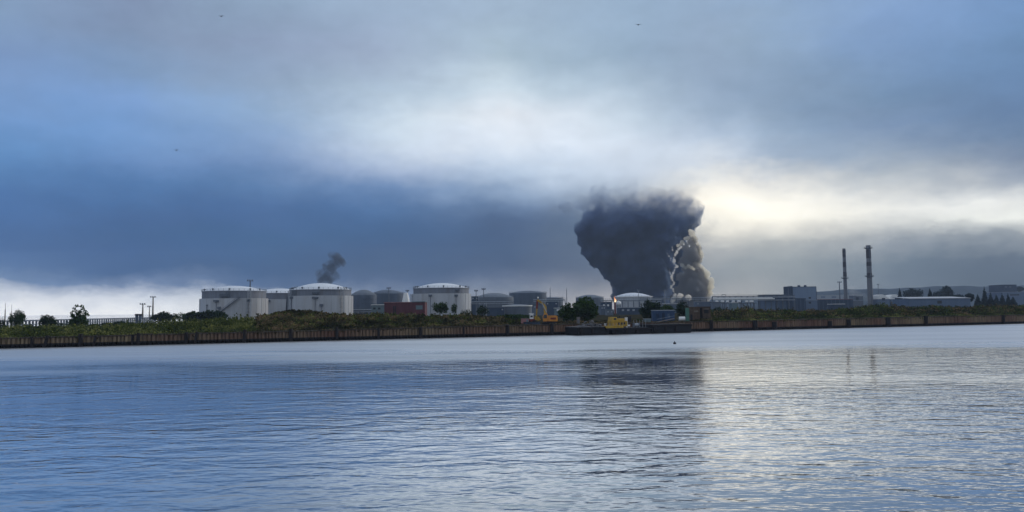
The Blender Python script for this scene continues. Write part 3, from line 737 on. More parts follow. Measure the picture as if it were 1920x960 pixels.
o = empty('silo', (gx(761,640), 640, 2.4), 'small white tapered silo left of the lone white tank', 'silo')
zz = gz(761,549,640)-2.4
MB().lathe([(3.2,0),(3.2,zz*.55),(2.6,zz*.75),(1.6,zz)], 20, cap_top=True).build('body', M['white_p'], o, True)
MB().box(-4.5,6,-3,-2.2,zz*.50,zz*.56).build('walkway', M['pale'], o)
o = empty('globe_tank', (gx(1160,600), 600, 2.4), 'small pale round tank beside the gas flare', 'tank')
zz = gz(1160,569,600)-2.4
MB().blob((0,0,zz), 1.8, 3, 1.15).build('sphere', M['white_p'], o, True)
l_ = MB(); [l_.tube((sx*1.3,sy*1.3,0),(sx*1.2,sy*1.2,zz),.15) for sx in (-1,1) for sy in (-1,1)]; l_.build('support', M['steel'], o)

# gas flare
o = empty('flare_stack', (gx(1153.5,640), 640, 2.4), 'thin red and white stack with a small orange flame left of the pale domed tank', 'flare stack')
zz = gz(1153.5,568,640)-2.4
MB().tube((0,0,0),(0,0,zz),.7,.6,10).build('stack', M['rustred'], o)
MB().tube((0,0,zz),(0,0,zz+.6),.9,.9,10).build('tip', M['steel'], o)
fm = bpy.data.materials.new('flame'); fm.use_nodes = True; t = NT(fm.node_tree)
g = t.n('ShaderNodeTexCoord').outputs['Generated']; s_ = t.n('ShaderNodeSeparateXYZ', ins={0: g})
c = t.ramp(s_.outputs[2], [(0,(1,.75,.45)),(.45,(1,.42,.18)),(1,(.55,.10,.05))])
st = t.m('MULTIPLY_ADD', s_.outputs[2], -1.7, 2.0)
t.link(t.n('ShaderNodeEmission', ins={0:c,1:st}).outputs[0], t.n('ShaderNodeOutputMaterial').inputs[0])
fl = MB().lathe([(.35,zz+.6),(.75,zz+1.5),(.65,zz+2.5),(.4,zz+3.8),(.25,zz+4.8),(.08,zz+5.8)], 12, cap_top=True, cap_bot=True)
fl.v = [(x+.35*math.sin(z*1.3), y, z) for x,y,z in fl.v]; fl.build('flame', fm, o, True)

# ------------------------------------------------------------------ buildings
def building(name, px0, px1, y_top, Y, depth, mat, label, cat='building', z0=2.3, roof=None, windows=(), doors=(), extras=None, slope=0.0, ztop=None, winmat='glass', group=None):
    x0, x1 = gx(px0,Y), gx(px1,Y); xc = (x0+x1)/2; zt = (gz((px0+px1)/2, y_top, Y) if ztop is None else ztop) - z0
    o = empty(name, (xc, Y+depth/2, z0), label, cat, group); a_, b_ = x0-xc, x1-xc; f_, k_ = -depth/2, depth/2
    MB().box(a_, b_, f_, k_, -1, zt).build('wall', M[mat], o)
    ov = .3 if depth > 6 else .12
    rt = MB().add([(a_-ov,f_-ov,zt+.003),(b_+ov,f_-ov,zt+.003),(b_+ov,k_+ov,zt+.003+slope),(a_-ov,k_+ov,zt+.003+slope),
                   (a_-ov,f_-ov,zt+.35),(b_+ov,f_-ov,zt+.35),(b_+ov,k_+ov,zt+.35+slope),(a_-ov,k_+ov,zt+.35+slope)],
                  [(0,3,2,1),(4,5,6,7),(0,1,5,4),(1,2,6,5),(2,3,7,6),(3,0,4,7)])
    rt.build('roof', M[roof or mat], o)
    for lst, nm, mm in ((windows,'window',winmat),(doors,'door','dark')):
        for (wx0, wy0, wx1, wy1) in lst:
            X0, X1 = gx(wx0,Y)-xc, gx(wx1,Y)-xc; Z0, Z1 = gz(wx0,wy1,Y)-z0, gz(wx0,wy0,Y)-z0
            if nm == 'door': Z0 = 0
            fr = MB().box(X0-.08, X1+.08, f_-.05, f_+.03, Z0-.08, Z1+.08).build(nm, M[mm], o)
            MB().box(X0, X1, f_-.09, f_-.052, Z0, Z1).build('pane' if nm=='window' else 'leaf', M[mm], fr)
    if extras: extras(o, a_, b_, f_, k_, zt)
    return o
def ribs(mat, step):
    def fn(o, a_, b_, f_, k_, zt):
        rb = MB(); x = a_+step/2
        while x < b_: rb.box(x-.12, x+.12, f_-.1, f_-.003, 0, zt); x += step
        rb.build('cladding_rib', M[mat], o)
    return fn
building('warehouse', 720.5, 779, 567.5, 430, 16, 'red', 'long dull red shed in front of the dark tanks', cat='shed', roof='pink', doors=[(737.5,574,742,590)], extras=ribs('red', 2.2))
building('warehouse', 773, 796.5, 566.5, 415, 12, 'red', 'darker reddish annex touching the lone white tank', cat='shed', roof='pale', windows=[(780,573,792,580)], winmat='pale')
building('warehouse', 696.5, 721, 572, 455, 14, 'pale', 'pale green-grey low building left of the red shed', roof='white_p', windows=[(700,577,704,580),(709,577,713,580)])
building('low_store', 661, 697, 580.5, 520, 8, 'bluedark', 'low dark store with a pale roof line below the dark tanks', roof='pale')
# pump house and pipe racks between tanks
building('pump_house', 1128, 1148, 567, 700, 14, 'bluedark', 'dark plant building right of the largest tree', windows=[(1131,571,1134,574),(1139,571,1142,574)], winmat='white_p')
building('plant_hall', 1161, 1210, 577, 560, 12, 'bluedark', 'low dark blue hall below the pale domed tank', roof='steel_l', windows=[(1166,580,1170,583),(1176,580,1180,583),(1186,580,1190,583)], winmat='steel_l')
building('plant_hall', 1040, 1058, 578, 600, 10, 'pale', 'small pale shed half hidden left of the largest tree', roof='white_p', windows=[(1044,580,1050,583)], winmat='white_p')

def fac_extra(o, a_, b_, f_, k_, zt):
    w_ = b_-a_
    MB().box(a_-.9, a_-.05, f_+1, k_-1, zt*.35, zt+1.0).build('end_fin', M['bluedark'], o)
    MB().box(b_+.05, b_+.9, f_+1, k_-1, zt*.2, zt+.4).build('end_fin', M['bluedark'], o)
    for fx in (.42, .70): MB().box(a_+w_*fx, a_+w_*fx+1.6, -2, 1, zt+.36, zt+2).build('roof_vent', M['bluedark'], o)
building('factory_block', 1488, 1531, 538, 760, 25, 'paleblue', 'tall blue-grey factory block with a flat roof', roof='bluedark', windows=[(1517,557,1521,560)], extras=fac_extra)
building('low_annex', 1511, 1533, 563, 735, 14, 'bluebox', 'pale lower front annex of the tall blue-grey block', roof='steel_l', windows=[(1517,566,1521,569)])
building('process_hall', 1470, 1511, 560, 730, 18, 'bluedark', 'dark ribbed hall in front of the tall blue-grey block', roof='bluedark', extras=ribs('bluebox', 3.4))
building('low_annex', 1434, 1454, 564, 700, 12, 'bluebox', 'left of two pale blue low boxes at the right end of the pipe rack', roof='bluedark')
building('low_annex', 1456, 1475, 564, 702, 12, 'bluebox', 'right of two pale blue low boxes, beside the dark ribbed hall', roof='bluedark')
building('process_hall', 1433, 1480, 553, 790, 20, 'bluedark', 'long dark hall behind the two pale blue boxes', roof='steel', windows=[(1440,556,1443,558),(1450,556,1453,558),(1460,556,1463,558)], winmat='bluebox')
building('gallery', 1532, 1600, 561.5, 780, 6, 'bluedark', 'long low dark gallery between the factory block and the chimneys', roof='pink', extras=ribs('bluebox', 4))
building('pale_shed', 1562, 1584, 570.5, 600, 10, 'bluedark', 'small white low shed below the floodlight mast', roof='white_p')
building('pale_shed', 1592, 1618, 563.5, 860, 14, 'steel', 'grey low shed at the foot of the thinner chimney', roof='steel_l')
building('boiler_house', 1600, 1606, 555, 870, 10, 'dtank2', 'small grey block just right of the thinner chimney')
building('boiler_house', 1611, 1619, 556, 870, 10, 'dtank2', 'second small grey block between the chimneys')
building('long_shed', 1705, 1820, 560, 520, 22, 'bluebox', 'long low pale grey shed at the right with one dark window', cat='shed', roof='steel_l', windows=[(1758,564,1766,569)], slope=1.2)
building('far_block', 1883, 1908, 534, 1300, 40, 'bluedark', 'dark flat-roofed block on the skyline near the right edge', windows=[(1886,537,1890,539),(1894,537,1898,539)], winmat='dtank2')
building('far_hall', 1880, 1990, 547.5, 1100, 40, 'bluebox', 'wide pale hall below the dark skyline block', roof='steel_l', windows=[(1895,552,1912,554)])
building('far_hall', 1532, 1618, 553, 1250, 30, 'steel_l', 'distant pale flat hall between the blue-grey block and the chimneys', roof='steel_l', windows=[(1540,556,1548,558),(1560,556,1568,558)], winmat='bluebox')

for (a_, b_, yt, Y_, d_, mt_, rf_, lb) in (
    (884,897,556,650,10,'bluedark','steel_l','narrow dark plant block just right of the lone white tank'),
    (897,912,566,600,10,'dtank2','white_p','grey hut with a pale roof in front of the slate tank'),
    (913,945,577,540,9,'bluedark','steel','long low dark store before the slate tank'),
    (1000,1022,572,600,10,'dtank2','bluedark','dark blue block right behind the raised excavator arm'),
    (1024,1046,566,640,12,'bluedark','pale','dark hall with a pale roof line right of the excavator arm'),
    (1126,1136,574,560,8,'dtank','steel_l','small dark hut directly right of the largest tree'),
    (1137,1150,581,520,7,'dtank2','pale','low slate shed left of the flare stack'),
    (1211,1232,568,620,10,'dtank2','steel_l','slate block partly behind the dark tree at the blue shed'),
    (1238,1275,570,680,10,'dtank','white_p','long dark hall with a white roof edge behind the green bushy tree'),
    (1306,1337,566,690,10,'dtank','steel_l','dark plant hall behind the ruined brick hut')):
    building('plant_block', a_, b_, yt, Y_, d_, mt_, lb, roof=rf_, windows=[(a_+2,yt+2.5,a_+4,yt+4.5),(b_-4,yt+2.5,b_-2,yt+4.5)], winmat='steel_l')
def rack(px0, px1, y_t, Y, label, n=9):
    x0, x1 = gx(px0,Y), gx(px1,Y); o = empty('pipe_bridge', ((x0+x1)/2, Y, 2.4), label, 'pipe bridge', 'pipe bridges between the tanks'); hw = (x1-x0)/2
    zt = gz((px0+px1)/2, y_t, Y)-2.4
    MB().box(-hw,hw,-.8,.8,zt-.3,zt).build('deck', M['steel'], o)
    MB().tube((-hw,-.5,zt+.45),(hw,-.5,zt+.45),.3).build('pipe', M['steel_l'], o); MB().tube((-hw,.4,zt+.5),(hw,.4,zt+.5),.35).build('pipe', M['pale'], o)
    MB().tube((-hw,-.5,zt-.9),(hw,-.5,zt-.9),.25).build('pipe', M['steel_l'], o)
    rl = MB().bar((-hw,-.9,zt+1.9),(hw,-.9,zt+1.9),.12)
    for i in range(n*3): x_ = -hw+2*hw*i/(n*3-1); rl.bar((x_,-.9,zt),(x_,-.9,zt+1.9),.1)
    rl.build('railing', M['steel'], o)
    for i in range(n): x_ = -hw+2*hw*i/(n-1); MB().box(x_-.25,x_+.25,-.7,.7,0,zt-.31).build('column', M['steel'], o)
rack(884, 962, 567, 590, 'pipe bridge crossing in front of the slate tank', 8)
rack(1000, 1060, 563, 660, 'pipe bridge right of the excavator arm', 7)
rack(1126, 1240, 563.5, 650, 'pipe bridge in front of the pale domed tank', 12)
rack(1200, 1336, 560, 730, 'pipe bridge below the smoke columns', 13)
rack(661, 722, 582, 500, 'low pipe bridge beside the pale green low building', 7)
# white tents
for (p0, p1, yt, lb) in ((1640,1662,552.5,'left one of two white tents right of the thicker chimney'),(1663,1688,552.5,'right one of two white tents, sloping down to the right')):
    Y = 900; X = gx((p0+p1)/2, Y); o = empty('tent_hall', (X, Y, 2.4), lb, 'tent', 'two white tents')
    hw = (p1-p0)/2*Y/F; zt = gz((p0+p1)/2, yt, Y)-2.4; ze = gz((p0+p1)/2, 561, Y)-2.4
    MB().prism([(-hw,ze),(-hw*.8,zt*.96),(-hw*.1,zt),(hw*.35,zt*.9),(hw,ze)], -9, 9).build('roof', M['white_p'], o)
    MB().box(-hw*.98, hw*.98, -8.8, 8.8, 0, ze-.01).build('wall', M['bluebox'], o)
    MB().box(-hw*.35, hw*.2, -9.2, -9.01, ze-1.5, zt*.78).build('door', M['bluedark'], o)

# ------------------------------------------------------------------ chimneys
def chimney(px, y_top, Y, r0_, r1_, label, bands, galleries):
    zb = 2.4; zt = gz(px, y_top, Y)-zb; o = empty('chimney', (gx(px+1.5*(0), Y), Y, zb), label, 'chimney', 'two tall chimneys')
    rr = lambda z: r0_ + (r1_-r0_)*(z/zt)
    MB().lathe([(rr(0),0),(rr(zt*.5),zt*.5),(rr(zt),zt),(rr(zt)-.5,zt),(rr(zt)-.5,zt-2)], 28).build('shaft', M['chimney'], o, True)
    for (f0, f1) in bands: MB().lathe([(rr(zt*f0)+.05, zt*f0), (rr(zt*f1)+.05, zt*f1)], 28).build('dark_band', M['chimney_d'], o, True)
    for f in galleries:
        z = zt*f; r = rr(z); gb = MB().lathe([(r,z-.8),(r+2.0,z),(r+2.0,z+.25),(r,z+.25)], 28)
        for i in range(16):
            a_ = i/16*6.283; b_ = (i+1)/16*6.283
            gb.tube(((r+1.9)*math.cos(a_),(r+1.9)*math.sin(a_),z), ((r+1.9)*math.cos(a_),(r+1.9)*math.sin(a_),z+1.4), .1, None, 4)
            gb.tube(((r+1.9)*math.cos(a_),(r+1.9)*math.sin(a_),z+1.4), ((r+1.9)*math.cos(b_),(r+1.9)*math.sin(b_),z+1.4), .1, None, 4)
        gb.build('gallery', M['steel'], o)
    MB().bar((0,-rr(0)-.5,0),(0,-rr(zt)-.5,zt),.5).build('ladder', M['steel'], o)
    return o
chimney(1586.5, 466, 900, 2.1, 1.7, 'thinner chimney, left of the two, with faded dark bands', [(.86,.97),(.70,.78),(.55,.62)], [.52])
chimney(1632.5, 460, 900, 3.0, 2.5, 'thicker and taller chimney, right of the two, with a gallery near its top', [(.80,.93),(.68,.74),(.50,.57)], [.955,.52])

# ------------------------------------------------------------------ pipe rack right of the smoke
Y = 700; xA, xB = gx(1336,Y), gx(1490,Y); o = empty('pipe_rack', ((xA+xB)/2, Y, 2.4), 'long elevated pipe rack with white pipes right of the smoke', 'pipe rack')
hw = (xB-xA)/2; zz = lambda y: gz(1410, y, Y)-2.4
MB().box(-hw, hw, -1.2, 1.2, zz(556.2), zz(554.6)).build('walkway', M['steel'], o)
rl = MB()
for i in range(90):
    x_ = -hw + 2*hw*i/89; rl.tube((x_,-1.1,zz(554.6)), (x_,-1.1,zz(554.6)+1.2), .07, None, 4)
rl.bar((-hw,-1.1,zz(554.6)+1.2),(hw,-1.1,zz(554.6)+1.2),.1); rl.build('railing', M['steel'], o)
for (yy, rr, x1, mm) in ((559.3,.55,.45,'white_p'),(560.6,.5,.5,'white_p'),(557.6,.3,1,'steel_l'),(563.2,.28,1,'steel_l')):
    MB().tube((-hw,-1.9,zz(yy)), (hw*x1,-1.9,zz(yy)), rr, None, 10).build('pipe', M[mm], o)
for i in range(15):
    x_ = -hw + 2*hw*i/14
    cb = MB().box(x_-.3,x_+.3,-1,-.4,0,zz(556.2)-.01).box(x_-.3,x_+.3,.4,1,0,zz(556.2)-.01).box(x_-.25,x_+.25,-2.6,-1.01,zz(563.9)-.2,zz(563.9))
    cb.build('column', M['steel'], o)
MB().tube((gx(1357,Y)-gx(1336,Y)-hw-1.6,-1.5,zz(557)),(gx(1357,Y)-gx(1336,Y)-hw-1.6,-1.5,zz(551.8)),.2).tube((gx(1357,Y)-gx(1336,Y)-hw+1.6,-1.5,zz(557)),(gx(1357,Y)-gx(1336,Y)-hw+1.6,-1.5,zz(551.8)),.2).tube((gx(1357,Y)-gx(1336,Y)-hw-1.6,-1.5,zz(551.8)),(gx(1357,Y)-gx(1336,Y)-hw+1.6,-1.5,zz(551.8)),.25).build('expansion_loop', M['steel'], o)
building('switch_room', 1338, 1352, 567, 660, 8, 'dtank2', 'leftmost grey low hut under the pipe rack')
building('switch_room', 1372, 1384, 568, 660, 8, 'pale', 'pale hut under the middle of the pipe rack', roof='white_p')
for i, (a_, b_) in enumerate(((1342,1347),(1352,1358),(1362,1367),(1373,1378),(1383,1389),(1398,1403),(1406,1413))):
    lbs = ['first','second','third','fourth','fifth','sixth','seventh']
    Y2 = 690; q = empty('tank_wagon', (gx((a_+b_)/2,Y2), Y2, gz(a_,566.5,Y2)-.4), lbs[i]+' white wagon from the left standing under the pipe rack', 'wagon', 'white wagons under the pipe rack')
    hw_ = (b_-a_)/2*Y2/F
    MB().tube((-hw_,0,.9),(hw_,0,.9),.85,None,12).build('barrel', M['white_p'], q)
    MB().box(-hw_,hw_,-.7,.7,-.3,.04).build('chassis', M['steel'], q)
Y2 = 690; q = empty('trestle', (gx(1378,Y2), Y2, 2.4), 'low dark steel trestle carrying the white wagons', 'trestle')
hw_ = (gx(1418,Y2)-gx(1338,Y2))/2; zt = gz(1378,566.5,Y2)-2.4-.72
MB().box(-hw_,hw_,-1.2,1.2,zt-.6,zt).build('deck', M['steel'], q)
for i in range(12):
    x_ = -hw_+2*hw_*(i+.5)/12; MB().box(x_-.25,x_+.25,-.9,.9,0,zt-.61).build('column', M['steel'], q)

# ------------------------------------------------------------------ pier at the left
pa = Vector((gx(30,392),392,0)); pb = Vector((gx(290,612),612,0)); Lp = (pb-pa).length; ang = math.atan2((pb-pa).y,(pb-pa).x)
o = empty('pier', pa, 'long low pier on many legs crossing the bay at the left', 'pier', rz=ang)
MB().box(-160, Lp, -2, 2, 3.55, 4.15).build('deck', M['dtank'], o)
MB().box(-160, Lp, -2.1, -1.7, 1.75, 2.2).build('lower_beam', M['dtank'], o)
MB().box(-160, Lp, -2.1, -1.7, .5, .75).build('fender_beam', M['dtank'], o)
n = 96
for i in range(n):
    x_ = -140 + (Lp+138)*i/(n-1); w_ = .28 if i % 4 else .55
    MB().box(x_-w_,x_+w_,-1.65,-.9,-2,3.54).build('leg', M['dtank'], o)
for k, p in enumerate((256.5, 263)):
    q = empty('bollard_tower', (gx(p,560), 560, 0), ('left' if k==0 else 'right')+' one of two short dark stubs standing on the pier', 'stub tower', 'two short towers on the pier')
    zt = gz(p, 588.5, 560)
    MB().tube((0,0,-1),(0,0,zt-1.2),1.0,1.0,12).build('body', M['dtank'], q); MB().lathe([(1.0,zt-1.2),(1.35,zt-1.0),(1.35,zt-.3),(.9,zt)],12,cap_top=True).build('cap', M['dark'], q)

# ------------------------------------------------------------------ things on the quay
def on_quay(px, d): 
    x, y = quay(px); return x/y*(y+d), y+d
QA = math.atan(.437)
# excavator
x, y = on_quay(1030, 9); zg = ground_z(1030, 9); S = y/F
o = empty('excavator', (x, y, zg), 'orange-yellow crawler excavator on the quay with its arm raised to the left', 'excavator')
def ex(px, py): return ((px-1030)*S, 0, gz(px,py,y)-zg)
for k in (-1.1, 1.1):
    tb = MB(); 
    tb.prism([(-2.0,.1),(-1.7,0),(1.7,0),(2.0,.1),(2.15,.45),(1.9,.8),(-1.9,.8),(-2.15,.45)], k-.3, k+.3); tb.build('track', M['dark'], o)
MB().tube((0,0,.8),(0,0,1.05),.8).build('turntable', M['dark'], o)
hb = MB().prism([(-1.7,1.06),(2.0,1.06),(2.15,1.4),(2.1,2.3),(1.8,2.55),(-.5,2.55),(-1.7,2.2)], -1.2, 1.2); hb.build('house', M['orange'], o)
MB().box(.2,1.7,-1.24,-1.205,1.55,2.05).build('grille', M['rustred'], o)
cbn = MB().prism([(-1.75,1.3),(-.55,1.3),(-.55,3.05),(-1.45,3.05),(-1.8,2.4)], -1.26, -.3).build('cab', M['orange'], o)
MB().prism([(-1.62,1.9),(-.7,1.9),(-.7,2.85),(-1.4,2.85),(-1.66,2.35)], -1.31, -1.262).build('window', M['glass'], cbn)
p0, p1, p2, p3 = ex(1023,594), ex(1022,573), ex(1008,562), ex(1005.5,596)
sh = lambda p, dy=.3: (p[0], dy, p[2])
MB().bar(sh(p0), sh(p1), .8, .55).bar(sh(p1), sh(p2), .6, .5).build('boom', M['yellow'], o)
MB().bar(sh(p2), sh(((p2[0]+p3[0])/2,0,(p2[2]+p3[2])/2)), .5, .4).build('stick', M['rustred'], o)
MB().bar(sh(((p2[0]+p3[0])/2,0,(p2[2]+p3[2])/2)), sh(p3), .42, .3).build('stick_lower', M['yellow'], o)
MB().tube(sh(ex(1025,586),.0), sh(ex(1016,567.5),.0), .12).build('hydraulic_cylinder', M['steel_l'], o)
MB().prism([(p3[0]-.5,p3[2]+.4),(p3[0]+.6,p3[2]+.3),(p3[0]+1.2,p3[2]-.5),(p3[0]+.5,p3[2]-.8),(p3[0]-.3,p3[2]-.5)], -.2, .8).build('bucket', M['yellow'], o)
MB().blob((p2[0]+.15,.3,p2[2]+.55), .25, 2).build('pulley', M['white_p'], o)
# second machine
x, y = on_quay(996, 6); zg = ground_z(996, 6)
o = empty('loader', (x, y, zg), 'small machine with a white cab on a dark base, left of the excavator', 'loader')
MB().prism([(-.9,.6),(.9,.6),(1.0,1.3),(-.8,1.3)], -.7, .7).build('chassis', M['rustred'], o)
for sx in (-.7,.7):
    for sy in (-.8,.8): MB().tube((sx,sy-.15,.5),(sx,sy+.15,.5),.5,None,14).build('wheel', M['dark'], o)
cbn = MB().prism([(-.45,1.3),(.55,1.3),(.5,2.5),(-.35,2.5)], -.6, .6).build('cab', M['white_p'], o)
MB().prism([(-.3,1.7),(.4,1.7),(.38,2.2),(-.25,2.2)], -.63, -.602).build('window', M['glass'], cbn)
MB().box(-.6,.7,-.7,.7,2.505,2.7).build('roof', M['white_p'], o)
# pontoon box under it
x, y = on_quay(997, 2.6); zg = base_z(997,2)
o = empty('steel_box', (x, y, zg), 'dark blue flat steel box on the quay edge below the white-cab machine', 'steel box', rz=QA)
MB().box(-2.0,2.0,-.8,.8,-.1,.75).build('body', M['bluedark'], o); MB().box(-2.05,2.05,-.85,.85,.752,.85).build('lid', M['dark'], o)
x, y = on_quay(984, 5); zg = ground_z(984, 5)
o = empty('container', (x, y, zg), 'small faded pink cabin left of the white-cab machine', 'cabin')
MB().box(-1.0,1.0,-.9,.9,-.2,1.6).build('body', M['pink'], o); MB().box(-1.1,1.1,-1,1,1.602,1.7).build('roof', M['concrete'], o); MB().box(.35,.85,-.95,-.902,0,1.4).build('door', M['pale'], o)

# blue shed and its neighbours
def small_shed(px0, px1, y_top, d, depth, mat, label, name='shed', roof='steel_l', parts=(), cat='shed'):
    pm = (px0+px1)/2; x, y = on_quay(pm, d); zg = ground_z(pm, d); S = y/F; hw = (px1-px0)/2*S; zt = gz(pm, y_top, y)-zg
    o = empty(name, (x, y+depth/2, zg), label, cat)
    MB().box(-hw,hw,-depth/2,depth/2,-.4,zt).build('wall', M[mat], o)
    MB().box(-hw-.1,hw+.1,-depth/2-.1,depth/2+.1,zt+.003,zt+.2).build('roof', M[roof], o)
    for (nm, a_, b_, z0_, z1_, mm) in parts:
        MB().box(-hw+2*hw*a_, -hw+2*hw*b_, -depth/2-.06, -depth/2-.004, z0_*zt, z1_*zt).build(nm, M[mm], o)
    return o, hw, zt
o, hw, zt = small_shed(1224, 1264, 582.5, 6, 2.6, 'blue', 'blue metal shed with a pale roof edge behind the barges', parts=[('door',.42,.56,0,.8,'bluedark'),('window',.68,.8,.4,.75,'bluebox'),('window',.15,.28,.4,.75,'bluedark')])
rb = MB(); 
for i in range(22): rb.box(-hw+2*hw*i/21-.06,-hw+2*hw*i/21+.06,-1.36,-1.304,0,zt)
rb.build('cladding_rib', M['blue'], o)
o, hw, zt = small_shed(1292, 1312, 576.5, 7, 5, 'brick', 'left block of the ruined brown brick hut with a green corner', name='brick_hut', roof='brick', parts=[('window',.45,.85,.66,.78,'concrete'),('door',.1,.3,0,.5,'dark')], cat='hut')
MB().box(-hw-.9,-hw-.01,-2.6,-1.6,-.3,zt*.98).build('green_corner', M['green_p'], o)
o, hw, zt = small_shed(1317, 1332, 576, 7.5, 5, 'brick', 'right block of the ruined brown brick hut with a dark opening', name='brick_hut', roof='brick', parts=[('window',.2,.75,.55,.82,'dark'),('lintel',.1,.85,.84,.9,'concrete')], cat='hut')
small_shed(1312.2, 1316.8, 577.5, 9, 4, 'dark', 'narrow dark link wall between the two brick hut blocks', name='wall', roof='brick', parts=[('doorway',.2,.8,0,.7,'dark')], cat='wall')
x, y = on_quay(1278, 5); zg = ground_z(1278, 5)
o = empty('water_tank', (x, y, zg), 'white horizontal cylinder tank between the blue shed and the brick hut', 'tank')
MB().tube((-.85,0,.9),(.85,0,.9),.62,None,20).build('barrel', M['white_p'], o, True); MB().box(-.7,-.5,-.5,.5,-.2,.5).box(.5,.7,-.5,.5,-.2,.5).build('saddle', M['steel'], o)
x, y = on_quay(1213, 4); zg = ground_z(1213, 4)
o = empty('skip', (x, y, zg), 'pale grey-green open skip left of the blue shed', 'skip')
MB().prism([(-.8,0),(.8,0),(1.0,1.0),(-1.0,1.0)], -.7,.7).build('body', M['pale'], o); MB().box(-1.05,1.05,-.75,.75,1.002,1.1).build('rim', M['steel_l'], o)
x, y = on_quay(1247, 2.2)
o = empty('ramp', (x, y, base_z(1247,1)), 'pale wooden gangplank sloping down in front of the blue shed', 'gangplank', rz=QA)
MB().bar((-3.2,-.4,.1),(2.6,-.4,1.0),.7,.12).build('plank', M['concrete'], o); MB().bar((-3.2,-.7,.9),(2.6,-.7,1.8),.05).build('handrail', M['steel_l'], o)

# barges moored below the middle of the quay
def barge(px0, px1, off, zdeck, label, lip='dark'):
    a_, b_ = qpt(px0, off), qpt(px1, off); L_ = (b_-a_).length
    o = empty('barge', a_, label, 'barge', 'black barges moored at the quay', rz=QA)
    MB().prism([(0,zdeck),(.3,.2),(1.4,-.6),(L_-1.4,-.6),(L_-.3,.2),(L_,zdeck)], -3.4, 3.2).build('hull', M['dark'], o)
    MB().box(-.1,L_+.1,-3.55,-3.402,zdeck-.35,zdeck-.1).build('rubbing_strake', M['timber'], o)
    MB().box(.2,L_-.2,-3.2,3.0,zdeck+.003,zdeck+.12).build('deck', M['rubble' if lip=='r' else 'dark'], o)
    for k in range(int(L_/3.2)):
        MB().tube((1+k*3.2,-3.58,.35),(1+k*3.2,-3.58,zdeck-.4),.32,None,10).build('tyre_fender', M['timber'], o)
    return o, L_
b1, L1 = barge(1056, 1116, -4, 2.0, 'left black barge loaded with grey rubble below the largest tree', 'r')
b2, L2 = barge(1118, 1190, -4.2, 1.55, 'middle black barge carrying the yellow engine unit')
b3, L3 = barge(1192, 1266, -4, 2.25, 'right black barge in front of the blue shed')
x, y, _ = qpt(1092, -4)
o = empty('rubble_heap', (x, y, 2.15), 'heap of grey rubble lying on the left black barge', 'rubble heap', rz=QA)
hb = MB()
for k in range(46):
    a_ = random.uniform(-3,3); hgt = 1.3*math.exp(-(a_/1.9)**2)
    hb.blob((a_, random.uniform(-1.6,1.6), random.uniform(0,hgt)), random.uniform(.25,.5), 1, .7)
tag(hb.build('rubble', M['rubble'], o), kind='stuff')
MB().bar((-1.2,-1.8,1.4),(1.4,-1.8,.3),.35,.12).build('broken_slab', M['concrete'], o)
x, y = on_quay(1084, 1.5)
o = empty('control_box', (x, y, base_z(1084,1)), 'pale grey upright cabinet on the quay under the largest tree', 'cabinet')
MB().box(-.42,.42,-.35,.35,0,1.8).build('body', M['concrete'], o); MB().box(-.47,.47,-.4,.4,1.802,1.9).build('lid', M['rubble'], o); MB().box(-.3,.3,-.38,-.352,.3,1.5).build('door', M['rubble'], o)
# yellow unit
x, y, _ = qpt(1140, -4.2)
o = empty('dredge_unit', (x, y, 1.67), 'yellow boxy dredging unit with dark windows on the middle barge', 'dredger', rz=QA)
MB().box(-1.9,2.5,-1.3,1.3,.35,1.7).build('engine_housing', M['yellow'], o)
cbn = MB().prism([(-1.9,1.703),(-.5,1.703),(-.6,2.75),(-1.7,2.75)], -1.2, 1.2).build('cab', M['yellow'], o)
MB().prism([(-1.55,2.0),(-.75,2.0),(-.8,2.5),(-1.5,2.5)], -1.26, -1.202).build('window', M['glass'], cbn)
MB().box(-.9,1.9,-.9,.9,1.703,2.35).build('hood', M['yellow'], o)
for k in range(3): MB().box(-.3+k*.85,.15+k*.85,-1.36,-1.302,.8,1.35).build('vent', M['dark'], o)
MB().tube((1.2,.3,2.35),(1.2,.3,3.0),.12).build('exhaust', M['dark'], o)
pf = MB().box(-5.2,-.2,-3.75,-1.35,.0,.55).build('front_platform', M['yellow'], o)
MB().box(-5.1,-.3,-3.70,-3.42,-.5,-.01).build('skirt', M['dark'], pf)
for k in range(6): MB().tube((-5.1+k*.95,-3.65,.55),(-5.1+k*.95,-3.65,1.2),.035,None,5).build('stanchion', M['steel_l'], o)
x, y, _ = qpt(1158, -4.2)
o = empty('funnel', (x, y, 1.67), 'white post with a black box beside it, right of the yellow unit', 'post', rz=QA)
MB().box(-.28,.28,-.28,.28,0,2.6).build('post', M['white_p'], o); MB().box(.45,1.25,-.5,.5,1.4,2.9).build('box', M['dark'], o); MB().box(.1,.9,-.4,.1,.3,.7).build('step', M['white_p'], o)
x, y, _ = qpt(1176, -4.2)
o = empty('deck_winch', (x, y, 1.67), 'grey deck winch with thin rails at the right end of the middle barge', 'winch', rz=QA)
MB().tube((-.6,0,.6),(.6,0,.6),.4,None,14).build('drum', M['steel_l'], o); MB().box(-.8,-.65,-.5,.5,0,1.1).box(.65,.8,-.5,.5,0,1.1).build('frame', M['steel'], o)
for k in range(5): MB().tube((-1.6+k*.9,-1.5,0),(-1.6+k*.9,-1.5,1.9),.04,None,5).build('stanchion', M['steel_l'], o)
x, y, _ = qpt(1116, -4.2)
o = empty('bollard', (x+.4, y, 1.67), 'small white bollard at the left end of the middle barge', 'bollard')
MB().lathe([(.16,0),(.14,.8),(.26,.9),(.26,1.1)],12,cap_top=True).build('body', M['white_p'], o)

